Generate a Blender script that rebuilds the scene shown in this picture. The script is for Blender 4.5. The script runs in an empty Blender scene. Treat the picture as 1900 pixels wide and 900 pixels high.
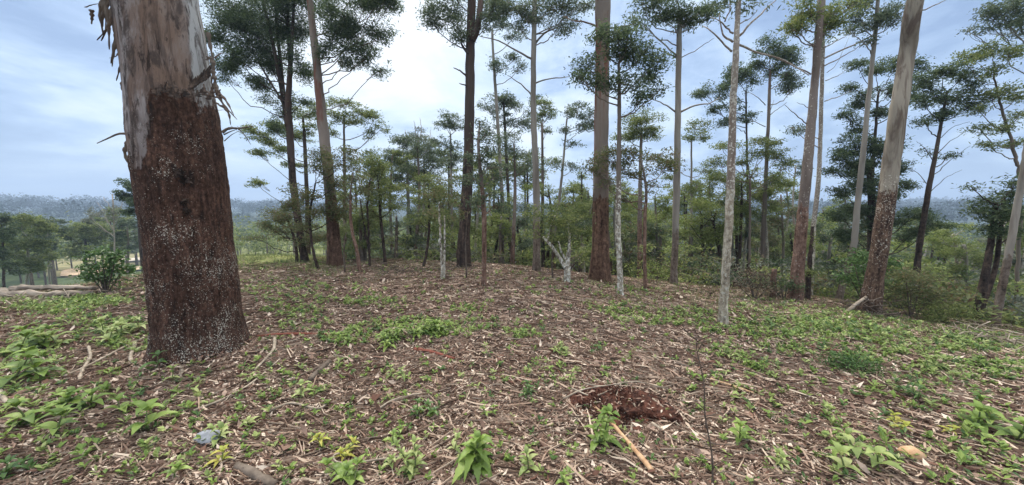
import bpy, math
import numpy as np
from mathutils import Vector
R = np.random.default_rng(11)
sc = bpy.context.scene
# ------------------------------------------------------------------ camera
FPX = 640.0                     # focal length in photo pixels (photo 1900 wide)
PITCH = math.radians(5.8)
CAM = np.array([0.0, 0.0, 1.55])
cd = bpy.data.cameras.new('camera'); cam = bpy.data.objects.new('camera', cd)
sc.collection.objects.link(cam); sc.camera = cam
cam.location = CAM; cam.rotation_euler = (math.pi/2 - PITCH, 0, 0)
cd.sensor_width = 36; cd.lens = 36*FPX/1900; cd.clip_end = 6000; cd.clip_start = 0.05
# ------------------------------------------------------------------ world, sun, exposure
SUN_AZ, SUN_EL = math.radians(-20), math.radians(52)     # azimuth from +Y towards +X
w = bpy.data.worlds.new('World'); sc.world = w; w.use_nodes = True
nt = w.node_tree; nt.nodes.clear()
def NN(t, ty, **k):
    n = t.nodes.new(ty)
    for a, b in k.items(): setattr(n, a, b)
    return n
def ramp(t, stops, interp='LINEAR'):
    n = t.nodes.new('ShaderNodeValToRGB'); cr = n.color_ramp; cr.interpolation = interp
    while len(cr.elements) > 1: cr.elements.remove(cr.elements[-1])
    cr.elements[0].position = stops[0][0]; c = stops[0][1]
    cr.elements[0].color = (*c, 1) if hasattr(c, '__len__') else (c, c, c, 1)
    for p, c in stops[1:]:
        e = cr.elements.new(p); e.color = (*c, 1) if hasattr(c, '__len__') else (c, c, c, 1)
    return n
L = nt.links.new
def wmath(op, a, b=None, c=None):
    n = nt.nodes.new('ShaderNodeMath'); n.operation = op
    for i, v in enumerate((a, b, c)):
        if v is None: continue
        if isinstance(v, (int, float)): n.inputs[i].default_value = v
        else: L(v, n.inputs[i])
    return n.outputs[0]
out = NN(nt, 'ShaderNodeOutputWorld'); bg = NN(nt, 'ShaderNodeBackground'); bg.inputs[1].default_value = 0.1
sky = NN(nt, 'ShaderNodeTexSky', sky_type='NISHITA', sun_disc=False, sun_elevation=SUN_EL, sun_rotation=SUN_AZ)
tc = NN(nt, 'ShaderNodeTexCoord'); sp = NN(nt, 'ShaderNodeSeparateXYZ'); L(tc.outputs['Generated'], sp.inputs[0])
X, Y, Z = sp.outputs
zz = wmath('ADD', wmath('MAXIMUM', Z, 0.0), 0.22)
cb = NN(nt, 'ShaderNodeCombineXYZ'); L(wmath('DIVIDE', X, zz), cb.inputs[0]); L(wmath('DIVIDE', Y, zz), cb.inputs[1])
n1 = NN(nt, 'ShaderNodeTexNoise'); n1.inputs['Scale'].default_value = 1.05; n1.inputs['Detail'].default_value = 6; n1.inputs['Roughness'].default_value = .6; n1.inputs['Distortion'].default_value = .5
n2 = NN(nt, 'ShaderNodeTexNoise'); n2.inputs['Scale'].default_value = 2.0; n2.inputs['Detail'].default_value = 8; n2.inputs['Roughness'].default_value = .62; n2.inputs['Distortion'].default_value = .6
mp = NN(nt, 'ShaderNodeMapping'); mp.inputs['Location'].default_value = (5.3, 2.2, 0.0); L(cb.outputs[0], mp.inputs[0])
L(mp.outputs[0], n1.inputs['Vector']); L(mp.outputs[0], n2.inputs['Vector'])
# bright thin cloud round the hidden sun
sd = NN(nt, 'ShaderNodeVectorMath', operation='DOT_PRODUCT'); L(tc.outputs['Generated'], sd.inputs[0])
ga, ge = math.radians(-14), math.radians(27)
sd.inputs[1].default_value = (math.sin(ga)*math.cos(ge), math.cos(ga)*math.cos(ge), math.sin(ge))
glow = wmath('POWER', wmath('MAXIMUM', sd.outputs['Value'], 0.0), 11.0)
dens = wmath('ADD', wmath('MULTIPLY_ADD', n1.outputs[0], 1.9, -0.60), wmath('MULTIPLY', glow, 0.52))
dens = wmath('ADD', dens, wmath('MULTIPLY_ADD', n2.outputs[0], 0.75, -0.2))
dens = wmath('SUBTRACT', dens, wmath('MULTIPLY', wmath('POWER', wmath('SUBTRACT', 1.0, wmath('MINIMUM', wmath('MAXIMUM', Z, 0.0), 1.0)), 8.0), 0.22))
cr = ramp(nt, [(0.32, (1.3, 1.9, 3.1)), (0.48, (2.2, 2.95, 4.2)), (0.62, (3.4, 4.15, 5.0)), (0.78, (4.5, 5.05, 5.5)), (0.98, (5.7, 5.95, 6.1))])
L(dens, cr.inputs[0])
mx = NN(nt, 'ShaderNodeMix', data_type='RGBA'); mx.inputs['Factor'].default_value = 0.85
L(sky.outputs[0], mx.inputs[6]); L(cr.outputs[0], mx.inputs[7])
# overcast: zenith brighter than the horizon; extra warm term added to light the ground
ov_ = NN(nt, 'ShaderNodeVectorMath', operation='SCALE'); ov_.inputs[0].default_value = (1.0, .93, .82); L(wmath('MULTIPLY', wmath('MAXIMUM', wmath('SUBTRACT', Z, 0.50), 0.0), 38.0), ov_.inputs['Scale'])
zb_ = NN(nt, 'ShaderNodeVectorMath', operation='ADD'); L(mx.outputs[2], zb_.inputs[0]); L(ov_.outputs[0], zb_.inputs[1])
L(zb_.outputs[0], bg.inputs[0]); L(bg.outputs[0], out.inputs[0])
sl = bpy.data.lights.new('sun', 'SUN'); so = bpy.data.objects.new('sun', sl); sc.collection.objects.link(so)
sl.energy = 1.5; sl.angle = math.radians(12); sl.color = (1, .93, .82)
sv = Vector((math.sin(SUN_AZ)*math.cos(SUN_EL), math.cos(SUN_AZ)*math.cos(SUN_EL), math.sin(SUN_EL)))
so.rotation_euler = sv.to_track_quat('Z', 'Y').to_euler(); so.location = (0, 0, 30)
sc.view_settings.view_transform = 'Standard'; sc.view_settings.look = 'None'
sc.view_settings.exposure = 1.06; sc.view_settings.gamma = 1
sc.render.engine = 'CYCLES'; sc.cycles.volume_bounces = 0; sc.cycles.max_bounces = 6; sc.cycles.transparent_max_bounces = 4
# ------------------------------------------------------------------ numpy helpers
def hsh(ix, iy, iz):
    h = (ix.astype(np.int64)*374761393 + iy.astype(np.int64)*668265263 + iz.astype(np.int64)*2147483647) & 0xffffffff
    h = ((h ^ (h >> 13))*1274126177) & 0xffffffff
    h = ((h ^ (h >> 16))*2246822519) & 0xffffffff
    return ((h ^ (h >> 15)) & 0xffffff)/float(0xffffff)
def vnoise(x, y, z=0.0):
    x, y, z = np.broadcast_arrays(np.asarray(x, float), np.asarray(y, float), np.asarray(z, float))
    ix, iy, iz = np.floor(x), np.floor(y), np.floor(z)
    fx, fy, fz = x-ix, y-iy, z-iz
    fx, fy, fz = [t*t*(3-2*t) for t in (fx, fy, fz)]
    r = 0
    for a in (0, 1):
        for b in (0, 1):
            for c in (0, 1):
                r = r + hsh(ix+a, iy+b, iz+c)*(fx if a else 1-fx)*(fy if b else 1-fy)*(fz if c else 1-fz)
    return r*2-1
def fbm(x, y, z=0.0, o=4):
    r, a = 0, 1.0
    for i in range(o):
        r = r + a*vnoise(x*2**i+i*17.3, y*2**i-i*9.1, z*2**i+i*5.7); a *= .5
    return r/1.9
def unit(v): return v/np.maximum(np.linalg.norm(v, axis=-1, keepdims=True), 1e-9)
def at(px, py, d):              # point on the sight line of a photo pixel at depth d (metres along Y)
    u, v = (px-950)/FPX, (450-py)/FPX
    dy = math.cos(PITCH) + v*math.sin(PITCH); dz = -math.sin(PITCH) + v*math.cos(PITCH)
    return CAM + np.array([u, dy, dz])*(d/dy)
# ------------------------------------------------------------------ terrain: a knoll that falls away beyond its crest
RIDGE = [(-900, 560, 6.5), (0, 556, 6.6), (90, 545, 7.2), (170, 530, 8.0), (280, 512, 8.6), (330, 492, 11), (450, 477, 12), (560, 478, 11.5), (640, 486, 10.6), (850, 493, 9.6), (1000, 506, 8.6),
         (1100, 520, 8.0), (1200, 531, 7.8), (1300, 543, 7.4), (1400, 550, 7.2), (1500, 563, 6.9), (1600, 580, 6.5), (1700, 596, 6.2), (1800, 606, 6.1), (1900, 624, 5.8), (2900, 640, 5.0)]
_th, _rr, _rz = [], [], []
for px, py, d in RIDGE:
    p = at(px, py, d); _th.append(math.atan2(p[0], p[1])); _rr.append(math.hypot(p[0], p[1])); _rz.append(p[2])
_th = [-math.pi] + _th + [math.pi]; _rr = [9.0] + _rr + [9.0]; _rz = [0.0] + _rz + [0.0]
def gz(x, y, fine=True):
    x = np.asarray(x, float); y = np.asarray(y, float)
    th = np.arctan2(x, y); r = np.hypot(x, y)
    rc = np.interp(th, _th, _rr); zc = np.interp(th, _th, _rz)
    t = np.clip(r/rc, 0, 1)
    z = zc*t**2
    s = np.maximum(r-rc, 0)
    floor = 9.0 + 3.0*np.clip(s/90, 0, 1)
    fall = 0.30*(np.sqrt(s*s+6.0)-math.sqrt(6.0))
    fall = floor*(1-np.exp(-fall/floor))
    z = z - fall
    far = np.clip((r-110)/750, 0, 1.0)
    z = z + far*far*(3-2*far)*(10 + 11*fbm(x/260, y/260, 3.1, 3))
    z = z + np.clip((r-25)/60, 0, 1)*2.2*fbm(x/45, y/45, 7.7, 3)
    if fine:
        w_ = np.clip(1-(r-14)/20, 0, 1)
        z = z + w_*(0.045*fbm(x*.9, y*.9, 1.3, 3) + 0.016*fbm(x*6, y*6, 2.2, 3))
    return z
def hit(px, py):
    u, v = (px-950)/FPX, (450-py)/FPX
    dy = math.cos(PITCH) + v*math.sin(PITCH); dz = -math.sin(PITCH) + v*math.cos(PITCH)
    dr = np.array([u, dy, dz])/dy
    ds = np.concatenate([np.arange(0.5, 16, 0.01), np.arange(16, 700, 0.5)])
    P = CAM + ds[:, None]*dr
    k = np.argmax(P[:, 2] < gz(P[:, 0], P[:, 1]))
    if P[k, 2] >= gz(P[k, 0], P[k, 1]): k = 900
    p = P[k].copy(); p[2] = gz(p[0], p[1]); return p
# ------------------------------------------------------------------ object helpers
def mesh_obj(name, verts, faces_list, mat, parent=None, smooth=False, origin=None, midx=None):
    """faces_list: list of int arrays (n,3) or (n,4)"""
    me = bpy.data.meshes.new(name)
    verts = np.asarray(verts, dtype=np.float64)
    if origin is not None: verts = verts - np.asarray(origin)
    fl = [np.asarray(f, dtype=np.int32) for f in faces_list if len(f)]
    me.vertices.add(len(verts)); me.vertices.foreach_set('co', verts.astype(np.float32).ravel())
    tot = sum(f.size for f in fl); npoly = sum(len(f) for f in fl)
    me.loops.add(tot); me.loops.foreach_set('vertex_index', np.concatenate([f.ravel() for f in fl]))
    st, c = [], 0
    for f in fl:
        st.append(c + np.arange(len(f))*f.shape[1]); c += f.size
    me.polygons.add(npoly); me.polygons.foreach_set('loop_start', np.concatenate(st).astype(np.int32))
    if midx is not None: me.polygons.foreach_set('material_index', np.asarray(midx, dtype=np.int32))
    me.update(calc_edges=True); me.validate()
    me.polygons.foreach_set('use_smooth', np.full(len(me.polygons), smooth))
    for m in (mat if isinstance(mat, (list, tuple)) else [mat]): me.materials.append(m)
    o = bpy.data.objects.new(name, me); sc.collection.objects.link(o)
    if parent is not None: o.parent = parent
    return o
def tag(o, label=None, cat=None, group=None, kind=None):
    if label: o['label'] = label
    if cat: o['category'] = cat
    if group: o['group'] = group
    if kind: o['kind'] = kind
    return o
def thing(name, label, cat, loc, group=None):
    o = bpy.data.objects.new(name, None); sc.collection.objects.link(o); o.location = loc; o.empty_display_size = .2
    return tag(o, label, cat, group)
class Geo:
    def __init__(s): s.v, s.q, s.t, s.n = [], [], [], 0
    def add(s, v, q=None, t=None):
        s.v.append(v)
        if q is not None and len(q): s.q.append(np.asarray(q)+s.n)
        if t is not None and len(t): s.t.append(np.asarray(t)+s.n)
        s.n += len(v)
    def obj(s, name, mat, parent=None, smooth=False, origin=None):
        fs = []
        if s.q: fs.append(np.concatenate(s.q))
        if s.t: fs.append(np.concatenate(s.t))
        return mesh_obj(name, np.concatenate(s.v), fs, mat, parent, smooth, origin)
def spline(pts, n):
    pts = np.asarray(pts, float)
    if len(pts) == 2: return pts[0] + (pts[1]-pts[0])*np.linspace(0, 1, n)[:, None]
    P = np.vstack([2*pts[0]-pts[1], pts, 2*pts[-1]-pts[-2]])
    t = np.linspace(0, len(pts)-1-1e-9, n); k = t.astype(int); f = (t-k)[:, None]
    a, b, c, d = P[k], P[k+1], P[k+2], P[k+3]
    return .5*((2*b)+(-a+c)*f+(2*a-5*b+4*c-d)*f**2+(-a+3*b-3*c+d)*f**3)
def tube(path, rad, sides=6, bump=None, cap=True):
    path = np.asarray(path, float); n = len(path); rad = np.broadcast_to(rad, (n,)) if np.ndim(rad) < 2 else rad
    t = unit(np.gradient(path, axis=0))
    ref = np.array([0, 1.0, 0]) if abs(t[0][1]) < .9 else np.array([1.0, 0, 0])
    a = unit(np.cross(t, ref)); b = np.cross(t, a)
    an = np.linspace(0, 2*np.pi, sides, endpoint=False)
    rr = rad[:, None]*np.ones(sides)
    if bump is not None: rr = rr + bump
    v = path[:, None, :] + rr[..., None]*(np.cos(an)[None, :, None]*a[:, None, :] + np.sin(an)[None, :, None]*b[:, None, :])
    v = v.reshape(-1, 3)
    i = np.arange(n-1)[:, None]*sides; j = np.arange(sides)[None, :]; j2 = (j+1) % sides
    q = np.stack([i+j, i+j2, i+sides+j2, i+sides+j], -1).reshape(-1, 4)
    tr = None
    if cap:
        v = np.vstack([v, path[:1], path[-1:]]); c0, c1 = n*sides, n*sides+1
        jj = np.arange(sides); j3 = (jj+1) % sides
        tr = np.vstack([np.stack([jj*0+c0, j3, jj], -1), np.stack([jj*0+c1, (n-1)*sides+jj, (n-1)*sides+j3], -1)])
    return v, q, tr
def leaf_quads(c, ln, wd, up=0.35, rng=R, droop=-.4, fold=.15):
    """rhombic leaves at centres c; random direction, normals biased upward"""
    n = len(c); d = unit(rng.normal(size=(n, 3))*np.array([1, 1, .55]) + np.array([0, 0, droop]))
    nn = rng.normal(size=(n, 3)) + np.array([0, 0, up*3]); s = unit(np.cross(d, nn)); nn = np.cross(s, d)
    ln = np.broadcast_to(ln, (n,))*rng.uniform(.7, 1.3, n); wd = np.broadcast_to(wd, (n,))*rng.uniform(.7, 1.3, n)
    a = c - d*ln[:, None]*.5; b = c + d*ln[:, None]*.5
    m = c - d*(ln*.08)[:, None] + nn*(wd*fold)[:, None]
    v = np.stack([a, m+s*wd[:, None]*.5, b, m-s*wd[:, None]*.5], 1).reshape(-1, 3)
    return v, np.arange(4*n).reshape(n, 4)
# ------------------------------------------------------------------ materials
def newmat(name):
    m = bpy.data.materials.new(name); m.use_nodes = True; t = m.node_tree; t.nodes.clear()
    o = t.nodes.new('ShaderNodeOutputMaterial'); return m, t, o
def leaf_mat(name, cols, trans=.35, rough=.55, spec=.3):
    m, t, o = newmat(name); g = NN(t, 'ShaderNodeNewGeometry')
    k = len(cols); r = ramp(t, [(i/(k-1), c) for i, c in enumerate(cols)]); t.links.new(g.outputs['Random Per Island'], r.inputs[0])
    p = NN(t, 'ShaderNodeBsdfPrincipled'); p.inputs['Roughness'].default_value = rough; p.inputs['Specular IOR Level'].default_value = spec
    t.links.new(r.outputs[0], p.inputs['Base Color'])
    tr = NN(t, 'ShaderNodeBsdfTranslucent'); t.links.new(r.outputs[0], tr.inputs[0])
    mxs = NN(t, 'ShaderNodeMixShader'); mxs.inputs[0].default_value = trans
    t.links.new(p.outputs[0], mxs.inputs[1]); t.links.new(tr.outputs[0], mxs.inputs[2]); t.links.new(mxs.outputs[0], o.inputs[0])
    return m
def simple_mat(name, c1, c2, scale=8, rough=.9, stretch=(1, 1, 1), bump=.3, spec=.2):
    m, t, o = newmat(name); tc = NN(t, 'ShaderNodeTexCoord'); mp = NN(t, 'ShaderNodeMapping'); mp.inputs['Scale'].default_value = stretch
    n = NN(t, 'ShaderNodeTexNoise'); n.inputs['Scale'].default_value = scale; n.inputs['Detail'].default_value = 6; n.inputs['Roughness'].default_value = .65
    t.links.new(tc.outputs['Object'], mp.inputs[0]); t.links.new(mp.outputs[0], n.inputs['Vector'])
    r = ramp(t, [(.35, c1), (.65, c2)]); t.links.new(n.outputs[0], r.inputs[0])
    p = NN(t, 'ShaderNodeBsdfPrincipled'); p.inputs['Roughness'].default_value = rough; p.inputs['Specular IOR Level'].default_value = spec
    b = NN(t, 'ShaderNodeBump'); b.inputs['Strength'].default_value = bump; b.inputs['Distance'].default_value = .02
    t.links.new(n.outputs[0], b.inputs['Height']); t.links.new(b.outputs[0], p.inputs['Normal'])
    t.links.new(r.outputs[0], p.inputs['Base Color']); t.links.new(p.outputs[0], o.inputs[0]); return m
def bark_mat(name, low, low2, high, high2, zb, lich=.0, fade=.6, scale=.5, streak=(.1, .05, .035), streak_amt=.3, lichcol=(.50, .48, .42), litop=99., slant=0.0, LS=70, patch_=None):
    """rough coloured bark below height zb, smooth pale bark above, with an uneven border and lichen flecks"""
    m, t, o = newmat(name); K = t.links.new
    tc = NN(t, 'ShaderNodeTexCoord'); s = NN(t, 'ShaderNodeSeparateXYZ'); K(tc.outputs['Object'], s.inputs[0])
    def mth(op, a, b=None):
        n = t.nodes.new('ShaderNodeMath'); n.operation = op
        for i, v in enumerate((a, b)):
            if v is None: continue
            if isinstance(v, (int, float)): n.inputs[i].default_value = v
            else: K(v, n.inputs[i])
        return n.outputs[0]
    def noise(sc_, det=5, st=(1, 1, 1), ro=.6, dis=0.):
        mp = NN(t, 'ShaderNodeMapping'); mp.inputs['Scale'].default_value = st; K(tc.outputs['Object'], mp.inputs[0])
        n = NN(t, 'ShaderNodeTexNoise'); n.inputs['Scale'].default_value = sc_; n.inputs['Detail'].default_value = det; n.inputs['Roughness'].default_value = ro; n.inputs['Distortion'].default_value = dis
        K(mp.outputs[0], n.inputs['Vector']); return n.outputs[0]
    def mixc(f, a, b):
        n = NN(t, 'ShaderNodeMix', data_type='RGBA')
        if isinstance(f, float): n.inputs[0].default_value = f
        else: K(f, n.inputs[0])
        for i, v in ((6, a), (7, b)):
            if isinstance(v, tuple): n.inputs[i].default_value = (*v, 1)
            else: K(v, n.inputs[i])
        return n.outputs[2]
    vert = noise(22*scale, 7, (1, 1, .16), .7); flake = noise(30*scale, 6, (1, 1, .8), .7); big = noise(3.0*scale, 4, (1, 1, .35)); edge = noise(9*scale, 6, (1, 1, .45), .7)
    rl = ramp(t, [(.38, tuple(c*.25 for c in low)), (.46, low), (.54, low2), (.64, tuple(min(1, c*1.9) for c in low2))])
    K(mth('ADD', mth('MULTIPLY', vert, .5), mth('MULTIPLY', flake, .5)), rl.inputs[0])
    lowc = mixc(mth('MULTIPLY', mth('GREATER_THAN', big, .52), .25), rl.outputs[0], tuple(c*.45 for c in low))
    rh = ramp(t, [(.3, high2), (.5, high), (.68, tuple(min(1, c*1.25) for c in high))])
    K(noise(5*scale, 6, (1, 1, .22), .6, .6), rh.inputs[0])
    sm = ramp(t, [(.5, 0.), (.58, 1.)]); K(noise(7*scale, 6, (1, 1, .12), .6, .9), sm.inputs[0])
    highc = mixc(mth('MULTIPLY', sm.outputs[0], streak_amt), rh.outputs[0], streak)
    hh = mth('ADD', mth('ADD', s.outputs[2], mth('MULTIPLY', mth('SUBTRACT', edge, .5), -fade*2.2)), mth('MULTIPLY', s.outputs[0], slant))
    if patch_ is not None:         # the grey skin runs lower down the left flank of the leaning trunk
        xr = mth('ADD', mth('MULTIPLY', mth('ADD', s.outputs[0], s.outputs[1]), .707), mth('MULTIPLY', s.outputs[2], .028)); mrl = NN(t, 'ShaderNodeMapRange'); mrl.interpolation_type = 'SMOOTHSTEP'
        mrl.inputs[1].default_value = -.12; mrl.inputs[2].default_value = -.24; mrl.inputs[4].default_value = .62; K(xr, mrl.inputs[0]); hh = mth('ADD', hh, mrl.outputs[0])
    mask = ramp(t, [(.49, 0.), (.51, 1.)]); K(mth('ADD', mth('MULTIPLY', mth('SUBTRACT', hh, zb), .35), .5), mask.inputs[0])
    col = mixc(mask.outputs[0], lowc, highc)
    if patch_ is not None:
        pm = ramp(t, [(.43, 0.), (.53, 1.)]); K(noise(4.2, 6, (1, 1, .30), .65, .5), pm.inputs[0])
        pc = mixc(mth('MULTIPLY', mth('MULTIPLY', pm.outputs[0], mask.outputs[0]), .8), col, patch_)
        xn = mth('ADD', xr, mth('MULTIPLY', mth('SUBTRACT', noise(3.5, 5, (1, 1, .3)), .5), .35))
        rz = ramp(t, [(.36, 0.), (.42, 1.), (.65, 1.), (.69, 0.)]); K(mth('ADD', xn, .5), rz.inputs[0])
        pc = mixc(mth('MULTIPLY', mth('MULTIPLY', rz.outputs[0], mask.outputs[0]), .6), pc, (.17, .115, .085))
        rw = ramp(t, [(.67, 0.), (.70, 1.)]); K(mth('ADD', xn, .5), rw.inputs[0])
        pc = mixc(mth('MULTIPLY', mth('MULTIPLY', rw.outputs[0], mask.outputs[0]), .9), pc, (.36, .37, .37))
        s2 = ramp(t, [(.50, 0.), (.60, 1.)]); K(noise(15, 7, (1, 1, .09), .7, .8), s2.inputs[0])
        pc = mixc(mth('MULTIPLY', mth('MULTIPLY', s2.outputs[0], mask.outputs[0]), .7), pc, (.085, .058, .046))
        s3 = ramp(t, [(.51, 0.), (.60, 1.)]); K(noise(6, 7, (1, 1, .25), .7, 1.2), s3.inputs[0])
        pc = mixc(mth('MULTIPLY', mth('MULTIPLY', s3.outputs[0], mask.outputs[0]), .85), pc, (.05, .038, .034))
        fm = ramp(t, [(.54, 0.), (.62, 1.)]); K(noise(15, 7, (1, 1, .25), .75, .3), fm.inputs[0])
        col = mixc(mth('MULTIPLY', fm.outputs[0], .85), pc, (.018, .012, .010))
    if lich > 0:
        ln = noise(LS*scale, 4, (1, 1, .8), .6); lb = noise(2.2*scale, 4)
        v = mth('ADD', ln, mth('MULTIPLY', mth('SUBTRACT', lb, .5), .50))
        if patch_ is not None: v = mth('SUBTRACT', v, mth('MULTIPLY', mth('ABSOLUTE', mth('SUBTRACT', s.outputs[2], .5)), .045))
        lf = ramp(t, [(.70-lich, 0.), (.715-lich, 1.)]); K(v, lf.inputs[0])
        if patch_ is not None:
            l2 = ramp(t, [(.60, 0.), (.64, .8)]); K(mth('ADD', mth('MULTIPLY', noise(26, 7, (1, 1, .7), .75), .8), mth('MULTIPLY', lb, .2)), l2.inputs[0]); K(v, lf.inputs[0])
            lo_ = mth('LESS_THAN', s.outputs[2], 1.25); mxl = mth('MAXIMUM', lf.outputs[0], mth('MULTIPLY', l2.outputs[0], lo_)); lf = type('o', (), {'outputs': [mxl]})
        top = mth('LESS_THAN', s.outputs[2], litop)
        col = mixc(mth('MULTIPLY', mth('MULTIPLY', lf.outputs[0], top), .85), col, lichcol)
    p = NN(t, 'ShaderNodeBsdfPrincipled'); p.inputs['Roughness'].default_value = .9; p.inputs['Specular IOR Level'].default_value = .15
    K(col, p.inputs['Base Color'])
    b = NN(t, 'ShaderNodeBump'); b.inputs['Strength'].default_value = .7; b.inputs['Distance'].default_value = .02
    K(mth('MULTIPLY', mth('ADD', vert, flake), mth('SUBTRACT', 1.15, mask.outputs[0])), b.inputs['Height']); K(b.outputs[0], p.inputs['Normal'])
    K(p.outputs[0], o.inputs[0]); return m
M = {}
M['dark'] = leaf_mat('foliage_dark', [(.038, .062, .032), (.06, .095, .048), (.09, .135, .062), (.15, .19, .09), (.07, .10, .055)], .55)
M['teal'] = leaf_mat('foliage_bluish', [(.045, .07, .045), (.075, .11, .065), (.11, .15, .085), (.17, .20, .12), (.08, .11, .06)], .5)
M['far'] = leaf_mat('far_forest', [(.018, .034, .026), (.024, .042, .030), (.032, .052, .034)], .2, 1.0, 0.)
M['mid'] = leaf_mat('foliage_mid', [(.065, .10, .032), (.12, .165, .05), (.18, .22, .07), (.27, .29, .11), (.10, .15, .045)], .5)
M['yellow'] = leaf_mat('foliage_yellowgreen', [(.11, .155, .04), (.17, .225, .06), (.25, .30, .09), (.33, .34, .13)], .5)
M['olive'] = leaf_mat('foliage_olive_brown', [(.07, .09, .035), (.10, .13, .05), (.16, .17, .07), (.16, .10, .06)], .45)
M['brown'] = leaf_mat('dead_leaves', [(.05, .032, .022), (.085, .055, .035), (.12, .085, .055), (.07, .08, .04)], .15)
M['pale'] = leaf_mat('foliage_grey', [(.12, .14, .11), (.17, .19, .14), (.24, .25, .20)])
M['weed'] = leaf_mat('weed_leaves', [(.09, .15, .03), (.14, .22, .045), (.20, .29, .06), (.28, .37, .10)], .3, .45)
M['weed2'] = leaf_mat('pale_weed_leaves', [(.16, .22, .07), (.22, .29, .09), (.30, .37, .12), (.38, .42, .18)], .3, .45)
M['weedd'] = leaf_mat('deep_weed_leaves', [(.045, .10, .03), (.08, .15, .04), (.12, .21, .055)], .3, .4)
M['lime'] = leaf_mat('yellow_weed_leaves', [(.25, .30, .05), (.35, .36, .06), (.42, .38, .08)], .3, .45)
M['twig'] = simple_mat('twig_bark', (.06, .045, .035), (.16, .13, .105), 12)
M['greytwig'] = simple_mat('grey_dead_wood', (.15, .12, .09), (.40, .34, .27), 9, stretch=(1, 1, .3))
M['tan'] = simple_mat('peeled_wood', (.34, .20, .11), (.55, .38, .24), 14)
M['redbark'] = simple_mat('red_bark', (.10, .032, .022), (.24, .085, .06), 14, stretch=(1, 6, 6))
M['stem'] = simple_mat('green_stem', (.10, .14, .05), (.18, .2, .09), 10)
M['stone'] = simple_mat('grey_stone', (.14, .15, .17), (.34, .36, .40), 6)
M['soil'] = simple_mat('red_soil', (.014, .007, .006), (.115, .046, .03), 11, bump=1.0)
M['log'] = simple_mat('weathered_log', (.10, .082, .065), (.33, .28, .23), 5, stretch=(.25, 1, 1))
M['bk_main'] = bark_mat('bark_foreground', (.044, .023, .016), (.088, .048, .034), (.27, .245, .24), (.15, .125, .12), 2.66, lich=.10, fade=.42, streak=(.075, .045, .035), streak_amt=.8, litop=2.5, slant=0., scale=1.15, LS=80, patch_=(.15, .10, .075))
M['bk_redgrey'] = bark_mat('bark_red_below', (.085, .048, .032), (.145, .088, .06), (.20, .165, .14), (.11, .085, .07), 2.0, fade=.9, streak=(.15, .055, .035), streak_amt=.75)
M['bk_brown'] = bark_mat('bark_brown', (.085, .052, .038), (.14, .09, .068), (.18, .148, .122), (.10, .08, .066), 1.0, fade=1.2, streak=(.07, .035, .025), streak_amt=.5)
M['bk_dark'] = bark_mat('bark_dark', (.035, .026, .022), (.07, .05, .04), (.06, .046, .04), (.035, .028, .024), 3.0, fade=1.0)
M['bk_grey'] = bark_mat('bark_grey', (.12, .09, .07), (.17, .14, .115), (.25, .23, .20), (.15, .13, .11), 1.3, fade=.8, streak=(.12, .09, .07), streak_amt=.4)
M['bk_pale'] = bark_mat('bark_pale', (.26, .22, .165), (.42, .38, .30), (.27, .235, .20), (.16, .125, .10), 1.9, lich=.13, fade=.8, streak=(.16, .10, .075), streak_amt=.5)
M['bk_white'] = bark_mat('bark_white_sapling', (.22, .195, .155), (.42, .39, .32), (.17, .145, .12), (.10, .085, .07), 1.6, lich=.16, fade=.4, LS=44, lichcol=(.62, .62, .56), litop=2.2)
M['bk_leaning'] = bark_mat('bark_pale_trunk_brown_foot', (.06, .036, .025), (.12, .078, .055), (.27, .24, .195), (.13, .105, .08), 2.35, lich=.08, fade=.6, scale=.8, LS=60, streak=(.10, .07, .055), streak_amt=.75, litop=2.6)
M['bk_reddishleaf'] = bark_mat('bark_reddish_grey', (.13, .075, .055), (.20, .13, .10), (.20, .165, .145), (.11, .085, .072), 1.9, lich=.06, fade=.8)
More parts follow.
